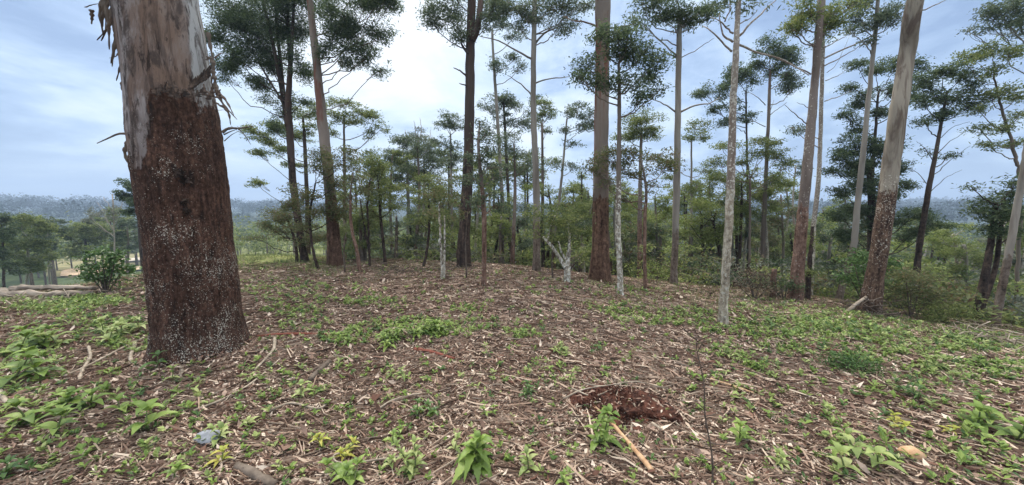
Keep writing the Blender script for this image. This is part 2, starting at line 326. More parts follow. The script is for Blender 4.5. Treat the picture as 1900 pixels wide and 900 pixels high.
# ------------------------------------------------------------------ ground (one sheet to the horizon)
def ground():
    radii = np.concatenate([[0.0], np.geomspace(.35, 14, 330), np.geomspace(14.3, 1500, 210)])
    A = 900
    th = np.linspace(-np.pi, np.pi, A, endpoint=False)
    th = th - .55*np.sin(th)*1.0           # denser in front
    rr, tt = np.meshgrid(radii[1:], th, indexing='ij')
    x, y = rr*np.sin(tt), rr*np.cos(tt); z = gz(x, y)
    v = np.vstack([[[0, 0, float(gz(0, 0))]], np.stack([x, y, z], -1).reshape(-1, 3)])
    n = len(radii)-1
    i = np.arange(n-1)[:, None]*A+1; j = np.arange(A)[None, :]; j2 = (j+1) % A
    q = np.stack([i+j, i+A+j, i+A+j2, i+j2], -1).reshape(-1, 4)
    jj = np.arange(A); tr = np.stack([jj*0, 1+jj, 1+(jj+1) % A], -1)
    m, t, o = newmat('ground_soil_litter'); K = t.links.new
    tc = NN(t, 'ShaderNodeTexCoord')
    def noise(s, d=6, r=.6):
        n_ = NN(t, 'ShaderNodeTexNoise'); n_.inputs['Scale'].default_value = s; n_.inputs['Detail'].default_value = d; n_.inputs['Roughness'].default_value = r
        K(tc.outputs['Object'], n_.inputs['Vector']); return n_.outputs[0]
    r1 = ramp(t, [(.38, (.04, .022, .016)), (.5, (.11, .066, .046)), (.62, (.20, .13, .095)), (.72, (.30, .22, .165))]); K(noise(28, 8, .75), r1.inputs[0])
    # grass colours beyond the crest and on the left bank
    r2 = ramp(t, [(.3, (.035, .055, .025)), (.55, (.07, .10, .04)), (.75, (.14, .17, .07))]); K(noise(.35, 8, .7), r2.inputs[0])
    vm = NN(t, 'ShaderNodeVectorMath', operation='LENGTH'); K(tc.outputs['Object'], vm.inputs[0])
    mr = NN(t, 'ShaderNodeMapRange'); mr.inputs[1].default_value = 10.5; mr.inputs[2].default_value = 13.5; K(vm.outputs['Value'], mr.inputs[0])
    mm = NN(t, 'ShaderNodeMix', data_type='RGBA'); K(mr.outputs[0], mm.inputs[0]); K(r1.outputs[0], mm.inputs[6]); K(r2.outputs[0], mm.inputs[7])
    sx = NN(t, 'ShaderNodeSeparateXYZ'); K(tc.outputs['Object'], sx.inputs[0])
    dv = NN(t, 'ShaderNodeMath', operation='DIVIDE'); K(sx.outputs[0], dv.inputs[0]); K(sx.outputs[1], dv.inputs[1])
    ba = ramp(t, [(.0, 0.), (.12, 1.), (.75, 1.), (1., 0.)]); b1 = NN(t, 'ShaderNodeMapRange'); b1.inputs[1].default_value = -.90; b1.inputs[2].default_value = -.42; K(dv.outputs[0], b1.inputs[0]); K(b1.outputs[0], ba.inputs[0])
    b2 = NN(t, 'ShaderNodeMapRange'); b2.inputs[1].default_value = 9.3; b2.inputs[2].default_value = 10.6; K(vm.outputs['Value'], b2.inputs[0])
    fy = NN(t, 'ShaderNodeMath', operation='GREATER_THAN'); K(sx.outputs[1], fy.inputs[0]); fy.inputs[1].default_value = 0
    b3 = NN(t, 'ShaderNodeMath', operation='MULTIPLY'); K(ba.outputs[0], b3.inputs[0]); K(b2.outputs[0], b3.inputs[1])
    b4 = NN(t, 'ShaderNodeMath', operation='MULTIPLY'); K(b3.outputs[0], b4.inputs[0]); K(fy.outputs[0], b4.inputs[1])
    gb = NN(t, 'ShaderNodeMix', data_type='RGBA'); K(b4.outputs[0], gb.inputs[0]); K(mm.outputs[2], gb.inputs[6]); rg = ramp(t, [(.35, (.16, .17, .06)), (.6, (.24, .26, .09)), (.75, (.30, .25, .13))]); K(noise(2.5, 6, .7), rg.inputs[0]); K(rg.outputs[0], gb.inputs[7]); mm = gb
    fr = NN(t, 'ShaderNodeMapRange'); fr.inputs[1].default_value = 130; fr.inputs[2].default_value = 260; K(vm.outputs['Value'], fr.inputs[0])
    ff = NN(t, 'ShaderNodeMix', data_type='RGBA'); K(fr.outputs[0], ff.inputs[0]); K(mm.outputs[2], ff.inputs[6]); ff.inputs[7].default_value = (.03, .048, .03, 1); mm = ff      # wooded hills
    # green tinge patches near
    pr = ramp(t, [(.52, 0.), (.62, .55)]); K(noise(.9, 4, .6), pr.inputs[0])
    m2 = NN(t, 'ShaderNodeMix', data_type='RGBA'); K(pr.outputs[0], m2.inputs[0]); K(mm.outputs[2], m2.inputs[6]); m2.inputs[7].default_value = (.095, .10, .045, 1)
    p = NN(t, 'ShaderNodeBsdfPrincipled'); p.inputs['Roughness'].default_value = .95; p.inputs['Specular IOR Level'].default_value = .1
    b = NN(t, 'ShaderNodeBump'); b.inputs['Strength'].default_value = .6; b.inputs['Distance'].default_value = .02; K(noise(40, 6, .7), b.inputs['Height'])
    K(b.outputs[0], p.inputs['Normal']); K(m2.outputs[2], p.inputs['Base Color']); K(p.outputs[0], o.inputs[0])
    tag(mesh_obj('ground', v, [q, tr], m, smooth=True), kind='structure')
ground()
# valley clearing, bare earth road and pale field in the left gap: sheets just above the ground
def patch(name, pts, mat, lift=.06, n=24):
    P = np.array([hit(a, b)[:2] for a, b in pts]); rr_ = np.linalg.norm(P, axis=1, keepdims=True); P = P/rr_*np.maximum(rr_, 36); c = P.mean(0)
    ring = spline(np.vstack([P, P[:1]]), 60)[:-1]
    vs, K_ = [], n
    for k in range(K_+1):
        f = k/K_; q = c + (ring-c)*f
        vs.append(np.stack([q[:, 0], q[:, 1], gz(q[:, 0], q[:, 1]) + lift], -1))
    v = np.concatenate(vs); A = 59
    i = np.arange(K_)[:, None]*A; j = np.arange(A)[None, :]; j2 = (j+1) % A
    q = np.stack([i+j, i+A+j, i+A+j2, i+j2], -1).reshape(-1, 4)
    tag(mesh_obj(name, v, [q], mat, smooth=True), kind='structure')
patch('meadow', [(85, 515), (95, 490), (150, 470), (290, 462), (300, 490), (230, 504), (150, 515)], simple_mat('dry_grass', (.16, .16, .07), (.30, .26, .13), .3), .12)
patch('dirt_road', [(112, 516), (118, 505), (150, 500), (240, 499), (290, 494), (290, 499), (240, 506), (160, 513)], simple_mat('ochre_earth', (.38, .27, .17), (.55, .43, .30), .5), .35)
patch('dirt_path', [(225, 484), (280, 480), (330, 478), (330, 483), (280, 486), (230, 489)], simple_mat('pale_earth', (.5, .42, .33), (.6, .55, .48), .5), .5)
patch('field', [(455, 447), (520, 440), (560, 443), (555, 452), (470, 458)], simple_mat('pale_field', (.30, .30, .16), (.42, .38, .22), .2), .4)
# ------------------------------------------------------------------ trees
TREES = []
def wscale(px): return 1/math.sqrt(1+((px-950)/FPX)**2)
def foliage(clumps, d, mat_d, lscale=1.0, cover=1.5, up=.35, rng=R):
    """clumps [(px,py,rx,ry[,doff])] at depth d -> leaf geometry and clump centres"""
    G = Geo(); cent = []
    for c in clumps:
        px, py, rx, ry = c[:4]; off = c[4] if len(c) > 4 else rng.uniform(-.35, .35)
        k = d/FPX*wscale(px); RX, RZ = rx*k*1.12, ry*d/FPX*1.0; RY = max(RX*.85, RZ*.6)
        C = at(px, py, d + off*RX)
        LN = max(.075, 4.6*d/FPX)*lscale; WD = LN*.29
        area = rx*ry*math.pi; lpx = LN/(d/FPX); la = lpx*lpx*.30*.5*.62
        nl = int(area/la*cover*1.5); tuft = 22; ntf = max(4, nl//tuft); RZ *= 1.25
        nlb = 7 if rx > 12 else 4
        lc = unit(rng.normal(size=(nlb, 3)))*rng.uniform(.25, .95, (nlb, 1)); lr = rng.uniform(.28, .62, nlb)
        pick = rng.choice(nlb, ntf, p=lr**2/np.sum(lr**2)); u = unit(rng.normal(size=(ntf, 3))); u[:, 2] = np.where(u[:, 2] < -.2, u[:, 2]*.6, u[:, 2])
        T = C + (lc[pick] + u*(lr[pick][:, None])*rng.uniform(.3, 1.1, (ntf, 1))**.7)*np.array([RX, RY, RZ])
        ts = max(.09, .15*min(RX, 1.2))
        leaf = T[:, None, :] + rng.normal(size=(ntf, tuft, 3))*ts*np.array([1, 1, .45])
        leaf[:, :, 2] -= rng.uniform(0, .5, (ntf, 1))*ts*rng.random((ntf, tuft)); leaf = leaf.reshape(-1, 3)
        v, q = leaf_quads(leaf, LN, WD, up, rng); G.add(v, q); cent.append((C, RX, RY, RZ, T))
    return G, cent
def tree(label, path, w, bark, clumps=(), leaf='mid', d=None, name='eucalyptus_tree', cat='tree', dead=(), cover=1.3, lscale=1.0, limbs=True, sides=14, group=None, forks=(), limbmat=None, flare=1.25, jag=.02, twigs=True, ext=None):
    rng = np.random.default_rng(abs(hash(label)) % 9999 if False else sum(ord(c)*(i+1) for i, c in enumerate(label)) % 99991)
    if d is None:
        base = hit(*path[0]); d = base[1]; pts = [base] + [at(px, py, d) for px, py in path[1:]]
    else:
        pts = [at(px, py, d) for px, py in path]; b = pts[0].copy(); b[2] = gz(b[0], b[1])
        if pts[0][2] > b[2] + .15:
            lean = (pts[0]-pts[min(1, len(pts)-1)]); b[:2] += lean[:2]/max(1e-3, abs(lean[2]))*(pts[0][2]-b[2])*.3; b[2] = gz(b[0], b[1])
            pts = [b] + pts; w = [w[0]*1.05] + list(w)
        base = pts[0]
    base = np.array(base)
    wp = [(w[min(i, len(w)-1)])*d/(2*FPX)*wscale(path[0][0]) for i in range(len(pts))] if len(w) == len(pts) else list(np.interp(np.linspace(0, 1, len(pts)), np.linspace(0, 1, len(w)), w)*d/(2*FPX)*wscale(path[0][0]))
    # small depth wander so the trunk is not in one plane
    for i in range(1, len(pts)): pts[i] = CAM + (pts[i]-CAM)*(1 + rng.uniform(-.02, .02)*(i/len(pts)))
    if path[-1][1] <= 0:            # leaves the frame: carry on upward
        e = pts[-1] + (pts[-1]-pts[-2])/max(.2, np.linalg.norm(pts[-1]-pts[-2]))*(ext or 3.0); pts.append(e); wp.append(wp[-1]*.55)
    pts[0] = pts[0] - np.array([0, 0, .12])
    n = max(10, int(8*len(pts))); P = spline(pts, n); rad = np.interp(np.linspace(0, 1, n), np.linspace(0, 1, len(wp)), wp)
    hgt = P[:, 2]-base[2]; rad = rad*(1 + (flare-1)*np.exp(-np.maximum(hgt, 0)/(rad[0]*2.0)))
    an = np.arange(sides); bump = rad[:, None]*.10*vnoise(np.cos(an*2*np.pi/sides)[None, :]*1.7+base[0], np.sin(an*2*np.pi/sides)[None, :]*1.7, hgt[:, None]*2.5)
    P[2:, :2] += jag*rng.normal(size=(n-2, 2))*(.5 if rad[0] < .045 else .15)
    t = thing(name, label, cat, base, group)
    G = Geo(); G.add(*tube(P, rad, sides, bump))
    for fk in forks:               # extra stems: (list of px points, width0, width1)
        fp = [at(a, b, d*(1+rng.uniform(-.01, .03)*(i > 0))) for i, (a, b) in enumerate(fk[0])]
        if fk[0][-1][1] <= 0: fp.append(fp[-1]+(fp[-1]-fp[-2])*.6)
        S = spline(fp, 6*len(fp)); kk = d/(2*FPX)*wscale(path[0][0])
        G.add(*tube(S, np.linspace(fk[1]*kk, fk[2]*kk, len(S)), 9))
    G.obj('trunk', M[bark], t, True, base)
    def limb(a, b, r0, r1, nm='branch', sag=.12, mat=None):
        mid = (a+b)/2 + np.array([rng.normal()*.05, rng.normal()*.05, -1*sag])*np.linalg.norm(b-a); S = spline([a, mid, b], 9)
        S[1:-1] += rng.normal(size=(7, 3))*np.linalg.norm(b-a)*.015
        return tube(S, np.linspace(r0, r1, 9), 6)
    if len(clumps):
        F_, cent = foliage(clumps, d, None, lscale, cover, rng=rng)
        for (C, RX, RY, RZ, T) in cent:
            if limbs:
                hd = math.hypot(C[0]-np.interp(C[2], P[:, 2], P[:, 0]), C[1]-np.interp(C[2], P[:, 2], P[:, 1]))
                za = np.clip(C[2]-.55*hd-.4*RZ, base[2]+.3*(P[-1, 2]-base[2]) if P[-1, 2] > C[2] else base[2]+.2*(C[2]-base[2]), P[-1, 2]-.02)
                k = int(np.argmin(abs(P[:, 2]-za))); a = P[k]
                r0 = min(rad[k]*.5, .013+.009*RX)
                g = Geo(); g.add(*limb(a, C, r0, r0*.45))
                if twigs:
                    sel = rng.choice(len(T), min(len(T), 9), replace=False)
                    for s_ in sel: g.add(*limb(C*(.75)+a*.25 if rng.random() < .5 else C, T[s_], r0*.4, r0*.15, sag=.05))
                g.obj('branch', M[limbmat or bark], t, True, base)
        F_.obj('crown', M[leaf], t, False, base)
    for dd in dead:                # bare branches: list of px points (+width)
        wd = dd[1]; fp = [at(a, b, d*(1+.015*i*rng.uniform(-1, 1))) for i, (a, b) in enumerate(dd[0])]
        if np.linalg.norm(fp[0]) > 0:
            S = spline(fp, 10); kk = d/(2*FPX)*wscale(dd[0][0][0]); S[1:] += rng.normal(size=(9, 3))*.006*d/8
            g = Geo(); g.add(*tube(S, np.linspace(wd*kk, wd*.35*kk, 10), 6)); g.obj('branch', M[limbmat or bark], t, True, base)
    TREES.append(t); return t
# ---- the big foreground eucalyptus
def foreground_tree():
    prof = [(668, 276, 481), (650, 283, 470), (620, 285, 461), (560, 280, 452), (450, 269, 440), (350, 256, 426), (250, 243, 413), (150, 230, 399), (50, 217, 383), (0, 205, 373), (-60, 196, 366)]
    front = hit(385, 672); d = front[1] + .30
    pts, rad = [], []
    for py, a, b in prof:
        c = (a+b)/2; p = at(c, py, d); pts.append(p); rad.append((b-a)/2*d/FPX*wscale(c)*.985)
    base = pts[0].copy(); base[2] = gz(base[0], base[1])
    pts[0] = base + np.array([0, 0, -.02]); lo = pts[0] - np.array([0, 0, .25])
    up = unit(pts[-1]-pts[-4]); top = [pts[-1] + up*k for k in (2, 5, 9)]
    pts = [lo] + pts + top; rad = [rad[0]*1.12] + rad + [rad[-1]*.9, rad[-1]*.7, rad[-1]*.4]
    z = np.array(pts); n = 620
    s = np.concatenate([[0], np.cumsum(np.linalg.norm(np.diff(z, axis=0), axis=1))])
    ss = np.concatenate([np.linspace(0, s[-4], n-40), np.linspace(s[-4], s[-1], 41)[1:]])
    P = np.stack([np.interp(ss, s, z[:, k]) for k in range(3)], -1)
    for _ in range(3): P[1:-1] = (P[:-2]+P[1:-1]*2+P[2:])/4
    r = np.interp(ss, s, rad); S = 150
    an = np.linspace(0, 2*np.pi, S, endpoint=False); ca, sa = np.cos(an)[None], np.sin(an)[None]
    h = (P[:, 2]-base[2])[:, None]
    low = 1/(1+np.exp((h-2.6-.25*fbm(ca*1.5, sa*1.5, h*1.2))*14))
    bump = .020*fbm(ca*1.1, sa*1.1, h*.9, 3) + low*(.020*fbm(ca*6, sa*6, h*5, 4) + .010*np.abs(fbm(ca*14, sa*14, h*9, 3)) + .014) + .004*fbm(ca*5, sa*5, h*1.2, 3)
    bump += .085*np.exp(-np.maximum(h, 0)/.12)*np.clip(fbm(ca*1.9+4, sa*1.9, .5, 2)+.45, 0, 1.2)
    t = thing('eucalyptus_tree', 'huge foreground eucalyptus trunk, dark lichen-flecked bark below smooth grey bark', 'tree', base)
    v, q, tr = tube(P, r, S, bump); g = Geo(); g.add(v, q, tr); g.obj('trunk', M['bk_main'], t, True, base)
    # resin wound at the foot
    wp = at(436, 632, d-.30); 
    rr = at(473, 640, d)
    # peeling bark strips: ribbons with thickness, hanging off the sides
    def ribbon(px, wd, mat='bk_brown', off=0., nm='bark_strip'):
        fp = [at(a, b, d+off+.02*i) for i, (a, b) in enumerate(px)]; Sx = spline(fp, 14); k = d/FPX*wscale(px[0][0])
        wv = np.linspace(wd, wd*.35, 14)*k*(1+.35*np.sin(np.arange(14)*1.7)); sd_ = np.array([.8, .6, 0]); th = np.array([.25, -.35, 0])*.012
        tw = np.linspace(0, 1.6, 14)[:, None]; sdv = np.cos(tw)*np.array([.9, .4, 0])+np.sin(tw)*np.array([-.2, .9, .2])
        a = Sx+sdv*wv[:, None]/2; b = Sx-sdv*wv[:, None]/2
        V = np.stack([a, b, b+th, a+th], 1).reshape(-1, 3); i = np.arange(13)[:, None]*4
        Q = np.concatenate([i+np.array([[j, (j+1) % 4, (j+1) % 4+4, j+4]]) for j in range(4)]); g = Geo(); g.add(V, Q)
        g.obj(nm, M[mat], t, True, base)
    for pth, wd in [([(200, -20), (186, 20), (192, 66)], 8), ([(226, -10), (216, 60), (219, 96)], 9), ([(192, -14), (201, 40), (203, 92)], 8), ([(230, 80), (224, 120), (216, 150)], 6), ([(386, 60), (392, 95), (400, 120)], 6), ([(400, 165), (420, 188), (434, 214)], 6), ([(212, 2), (205, 40), (188, 76)], 7), ([(208, 30), (200, 52), (180, 75)], 6), ([(222, 40), (214, 75), (206, 118)], 8), ([(218, 70), (212, 95), (208, 124)], 5),
                    ([(195, -10), (192, 20), (190, 52)], 8), ([(205, -12), (198, 18), (196, 60)], 6), ([(215, -5), (208, 30), (212, 62)], 9), ([(170, 18), (171, 32), (170, 45)], 7), ([(158, 14), (172, 9), (190, 6)], 3),
                    ([(224, 90), (216, 104), (203, 108)], 3), ([(232, 145), (226, 160), (235, 185)], 6), ([(238, 262), (232, 285), (246, 320)], 8), ([(245, 270), (238, 300), (250, 330)], 4),
                    ([(388, 105), (396, 122), (392, 155)], 8), ([(383, 112), (390, 105), (402, 104)], 4), ([(394, 130), (399, 150), (396, 165)], 7), ([(398, 155), (412, 190), (440, 222)], 7), ([(412, 195), (424, 210), (428, 232)], 6),
                    ([(400, 190), (414, 200), (432, 210)], 5), ([(404, 205), (418, 204), (426, 206)], 3), ([(225, 0), (232, 35), (226, 82)], 9), ([(210, 0), (220, 28), (219, 55)], 7), ([(186, -8), (200, 4), (215, 2)], 6)]:
        ribbon(pth, wd*1.35)
    def tw(px, wd, mat='twig'):
        fp = [at(a, b, d+.0+.03*i) for i, (a, b) in enumerate(px)]; g = Geo(); g.add(*tube(spline(fp, 10), np.linspace(wd, wd*.3, 10)*d/FPX*.5, 6)); g.obj('dead_twig', M[mat], t, True, base)
    tw([(246, 250), (222, 248), (200, 257), (180, 266)], 5); tw([(412, 246), (425, 238), (445, 238), (470, 234)], 6); tw([(424, 240), (440, 238), (455, 252), (465, 268)], 3); tw([(415, 250), (428, 244), (440, 240)], 3)
    tw([(214, 32), (200, 30), (186, 34)], 2.5); tw([(220, 88), (240, 98), (254, 108)], 3, 'twig'); tw([(416, 262), (430, 250), (444, 243)], 2)
    tw([(208, 10), (196, 2), (182, -6)], 3); tw([(398, 108), (408, 100), (414, 98)], 3)
    # bark knots
    for kx, ky, kr in [(240, 38, 12), (242, 126, 9), (305, 30, 11), (270, 106, 9), (303, 26, 9)]:
        # ray towards the trunk: nearest surface vertex
        dirv = unit(at(kx, ky, d)-CAM); rel = v-CAM; al = rel@dirv; pr = np.linalg.norm(rel-al[:, None]*dirv, axis=1) + (al > d*1.06+.6)*9
        pv = v[np.argmin(pr + .02*al)]
        g = Geo(); cc = R.normal(size=(46, 3))*kr*d/FPX*.42*np.array([1, .3, .7]) + pv - dirv*.01; vv, qq = leaf_quads(cc, .05, .018, 0, droop=-1.2); g.add(vv, qq); g.obj('bark_scab', M['bk_dark'], t, False, base)
    # collar of torn dark bark under the smooth zone (right) 
    for k in range(16):
        a = 352+k*2.4; ribbon([(a, 166-k*1.6), (a+2, 158-k*1.9), (a+5+R.uniform(-2, 4), 148-k*2.0)], R.uniform(5, 10), 'bk_dark', -.36+.0016*k*k, 'bark_strip')
    for k in range(26):            # torn bark edge round the front, left to right
        a = 250+k*6.2; yb = 232-k*3.0 if k < 6 else 168+R.normal()*4
        ribbon([(a, yb+R.uniform(4, 12)), (a+R.uniform(-3, 3), yb-1), (a+R.uniform(-5, 5), yb-R.uniform(4, 13))], R.uniform(5, 11), 'bk_dark', -.335-.03*math.sin(k/25*math.pi), 'bark_strip')
    return t, d, base, v
FT, FD, FBASE, FV = foreground_tree()
# ---- trees standing on the clearing and along its edge (photo pixels, back-projected to their real distance)
T = tree
T('dark feathery wattle right of the huge leaning trunk, several stems forking high up', [(567, 487), (558, 440), (545, 350), (538, 250), (535, 190), (541, 90), (545, 0)], [15, 15, 14, 13, 12, 7, 5], 'bk_dark',
  [(430, 30, 55, 38), (395, 60, 30, 22), (470, 60, 50, 40), (520, 20, 50, 40), (445, 110, 42, 28), (420, 145, 18, 10), (500, 110, 42, 35), (540, 70, 40, 40), (560, 120, 28, 25), (480, 150, 32, 18), (515, 190, 28, 22), (510, 235, 25, 12), (565, 185, 14, 10), (455, -20, 70, 30), (560, -10, 50, 30)],
  leaf='dark', name='wattle_tree', cover=1.45, forks=[([(533, 235), (523, 170), (508, 90), (488, 0)], 9, 4), ([(530, 215), (522, 130), (515, 60), (512, 0)], 8, 4), ([(525, 190), (500, 150), (480, 115)], 5, 3), ([(536, 200), (538, 120), (534, 40), (536, 0)], 8, 4)])
T('tall brown eucalyptus with red flaky foot, dark crown spreading right against the white cloud', [(622, 493), (618, 430), (611, 340), (600, 240), (591, 150), (582, 70), (575, 0)], [29, 24, 20, 20, 16, 14, 12], 'bk_redgrey',
  [(640, 30, 40, 40), (690, 20, 48, 30), (665, 75, 34, 25), (620, 60, 25, 32), (700, 65, 28, 18), (640, 105, 20, 18), (675, 110, 24, 14), (708, 128, 13, 14), (660, -15, 60, 25), (725, 15, 16, 22), (605, 100, 14, 20)], leaf='dark', cover=1.35)
T('tall dark eucalyptus forking near the top of the frame, left of centre', [(860, 496), (862, 430), (868, 320), (871, 220), (872, 120), (874, 50), (875, 0)], [25, 21, 19, 18, 17, 15, 14], 'bk_dark',
  [(830, 30, 42, 30), (795, 40, 26, 16), (850, 62, 24, 16), (915, 20, 24, 22), (905, 45, 20, 14), (840, -10, 40, 22), (925, 5, 18, 22)], leaf='teal', cover=1.1,
  forks=[([(876, 75), (884, 58), (889, 30), (892, 0)], 12, 9)], dead=[(([(868, 145), (855, 132), (842, 126)]), 4), (([(868, 160), (858, 156), (852, 155)]), 3), ([(870, 100), (858, 85), (855, 75), (835, 60)], 5)])
T('slim reddish stem with broken dark foot and pine-like tufts beside the dark forked trunk', [(899, 531), (898, 480), (898, 400), (893, 330), (888, 270), (890, 225)], [9, 9, 9, 7, 5, 3], 'bk_reddishleaf',
  [(885, 290, 26, 14), (905, 275, 20, 12), (900, 250, 16, 10), (878, 330, 24, 12), (915, 330, 22, 10), (905, 310, 24, 10), (880, 375, 18, 9), (915, 382, 24, 9), (895, 230, 12, 10), (905, 360, 24, 9)], leaf='teal', name='young_pine', cover=1.2)
T('tall slender grey eucalyptus with a thin bending crown, right of the dark forked trunk', [(996, 503), (996, 440), (995, 340), (990, 220), (990, 110), (992, 0)], [15, 14, 12, 10, 9, 8], 'bk_grey',
  [(965, 15, 28, 18), (1015, 20, 40, 24), (1055, 25, 32, 18), (1040, 50, 25, 13), (985, 35, 20, 20), (945, 5, 25, 16), (1080, 5, 25, 14), (965, 55, 16, 10), (1020, -15, 50, 18)], leaf='teal', cover=1.0,
  dead=[([(994, 80), (1010, 62), (1035, 50), (1050, 38)], 4), ([(992, 155), (1015, 147), (1040, 144), (1056, 143)], 3), ([(985, 175), (965, 155), (942, 140)], 3), ([(988, 110), (960, 95), (925, 75), (890, 68)], 4)])
T('thick eucalyptus in the centre right with rust red foot and pale peeling upper trunk', [(1113, 520), (1114, 440), (1115, 330), (1116, 220), (1118, 100), (1119, 0)], [37, 31, 28, 26, 25, 26], 'bk_redgrey', sides=22,
  dead=[([(1108, 50), (1090, 42), (1065, 38), (1045, 30)], 4), ([(1128, 52), (1160, 48), (1190, 42)], 3)])
T('white blotched slender sapling with big dark crown right of the thick red-footed trunk', [(1152, 548), (1150, 500), (1147, 430), (1148, 320), (1149, 200), (1148, 120)], [12, 11, 11, 9, 7, 5], 'bk_white',
  [(1165, 75, 36, 24), (1195, 95, 30, 30), (1150, 100, 34, 30), (1090, 125, 26, 22), (1075, 145, 16, 14), (1205, 130, 26, 26), (1170, 150, 34, 22), (1110, 150, 22, 24), (1225, 165, 16, 12), (1190, 185, 26, 12), (1120, 75, 20, 18), (1145, 60, 20, 12)], leaf='dark', cover=1.25)
T('straight grey eucalyptus with dark flat crown at the top edge, left of cream white sapling', [(1250, 528), (1253, 440), (1256, 320), (1258, 200), (1260, 90), (1262, 20)], [14, 13, 13, 11, 10, 8], 'bk_grey',
  [(1215, 25, 26, 18), (1250, 15, 36, 22), (1295, 25, 28, 20), (1320, 20, 18, 14), (1190, 10, 20, 12), (1275, 38, 26, 12), (1180, 35, 16, 9), (1250, -15, 60, 18)], leaf='dark',
  dead=[([(1256, 104), (1235, 85), (1210, 62), (1195, 42)], 3.5), ([(1255, 106), (1225, 94), (1205, 84)], 3), ([(1254, 208), (1235, 195), (1205, 182)], 4), ([(1262, 208), (1290, 196), (1315, 192), (1335, 182)], 4), ([(1262, 108), (1300, 88), (1325, 70)], 2), ([(1256, 106), (1220, 70), (1200, 66)], 2)])
T('cream white eucalyptus sapling standing alone in front of the others, spotted bark, forked twigs above', [(1340, 603), (1343, 560), (1350, 450), (1356, 330), (1360, 200), (1366, 90), (1370, 0)], [20, 18, 17, 16, 13, 11, 9], 'bk_pale',
  [(1365, 8, 28, 10), (1395, 2, 20, 9), (1340, 0, 20, 8)], leaf='teal', cover=1.0, limbs=False,
  dead=[([(1360, 78), (1345, 68), (1338, 50), (1335, 25)], 5), ([(1361, 62), (1348, 52), (1335, 38), (1318, 32)], 4), ([(1358, 96), (1340, 78), (1320, 58), (1305, 48)], 4.5), ([(1370, 68), (1395, 42), (1420, 18), (1440, 0)], 5), ([(1368, 82), (1410, 98), (1460, 115), (1500, 140)], 5), ([(1345, 40), (1355, 15), (1352, -5)], 3), ([(1371, 45), (1390, 35), (1405, 20)], 2.5)])
T('large reddish grey eucalyptus leaning right, fourth thick trunk, with a shallow crown overhead', [(1475, 557), (1482, 480), (1491, 380), (1504, 240), (1512, 150), (1519, 60), (1524, 0)], [28, 24, 21, 18, 16, 14, 14], 'bk_reddishleaf',
  [(1480, 40, 28, 14), (1500, 20, 26, 22), (1550, 20, 36, 14), (1465, 50, 18, 10), (1545, 45, 24, 14), (1590, 5, 24, 12), (1530, 62, 12, 10), (1480, 60, 20, 8)], leaf='mid', sides=18,
  dead=[([(1505, 138), (1480, 125), (1455, 115), (1420, 100)], 3.5), ([(1497, 230), (1475, 212), (1455, 195)], 3), ([(1508, 205), (1490, 195), (1478, 190)], 2)])
T('thick pale eucalyptus leaning right, rough brown lower bark, brush heaped at its foot', [(1612, 583), (1622, 520), (1638, 420), (1652, 320), (1668, 200), (1683, 100), (1698, 0)], [42, 38, 36, 35, 33, 31, 33], 'bk_leaning', sides=24,
  dead=[([(1705, 22), (1730, 12), (1762, -4)], 4)])
T('pale eucalyptus at the right edge leaning right over the slope', [(1846, 607), (1858, 540), (1872, 470), (1888, 380), (1903, 290), (1920, 190), (1938, 80), (1950, 0)], [20, 18, 18, 16, 14, 12, 10, 8], 'bk_grey', [(1975, 40, 30, 14), (1990, 90, 26, 12), (1950, -5, 34, 16)], leaf='teal', sides=16)
# ---- trees rooted beyond the crest
T('slim grey eucalyptus with feathery crown just right of the dark forked trunk', [(932, 470), (932, 380), (925, 250), (917, 130), (913, 60)], [7, 7, 6, 5, 4], 'bk_grey', [(912, 20, 22, 16), (935, 45, 16, 14), (925, 125, 20, 14), (960, 65, 18, 12), (955, 110, 20, 10), (895, 8, 16, 10), (965, 125, 16, 8)], leaf='teal', d=13, cover=1.0)
T('thin eucalyptus with tiered dark tufts just left of the slender bending tree', [(946, 470), (944, 380), (938, 260), (934, 185)], [6, 6, 5, 3], 'bk_dark', [(920, 180, 26, 16), (950, 185, 26, 16), (905, 205, 18, 14), (935, 225, 22, 14), (960, 230, 18, 12), (900, 245, 16, 10), (980, 225, 14, 16), (990, 190, 16, 12)], leaf='teal', d=15, cover=1.1)
T('small round topped eucalyptus behind the slender bending tree', [(1008, 480), (1007, 380), (1006, 230)], [7, 6, 4], 'bk_brown', [(1010, 198, 22, 12), (1020, 215, 16, 10), (995, 220, 14, 10), (1012, 245, 10, 8), (1025, 300, 18, 9), (985, 285, 16, 6)], leaf='mid', d=14)
T('crooked thin tree with layered pads in the gap left of the thick red-footed trunk', [(1030, 430), (1040, 350), (1046, 290), (1052, 220)], [5, 5, 4, 3], 'bk_grey', [(1052, 205, 16, 12), (1075, 200, 22, 16), (1085, 235, 22, 14), (1050, 240, 14, 10), (1095, 215, 16, 16), (1060, 265, 16, 7), (1042, 305, 18, 8), (1062, 312, 14, 6)], leaf='teal', d=13, cover=1.0)
T('narrow green conifer in the gap left of the thick red-footed trunk', [(1080, 490), (1080, 400), (1079, 320)], [5, 4, 2], 'bk_dark', [(1079, 330, 7, 10), (1080, 352, 10, 12), (1080, 378, 13, 13), (1081, 402, 14, 13), (1080, 424, 14, 10)], leaf='mid', d=14, name='conifer', cover=1.8, limbs=False)
T('broad bushy tree with a bright olive dome behind the centre right trunks', [(1187, 520), (1187, 420), (1188, 330), (1190, 250)], [10, 9, 7, 5], 'bk_reddishleaf', [(1190, 222, 32, 14), (1180, 240, 34, 14), (1215, 245, 20, 14), (1165, 255, 20, 10)], leaf='mid', d=11, cover=1.6)
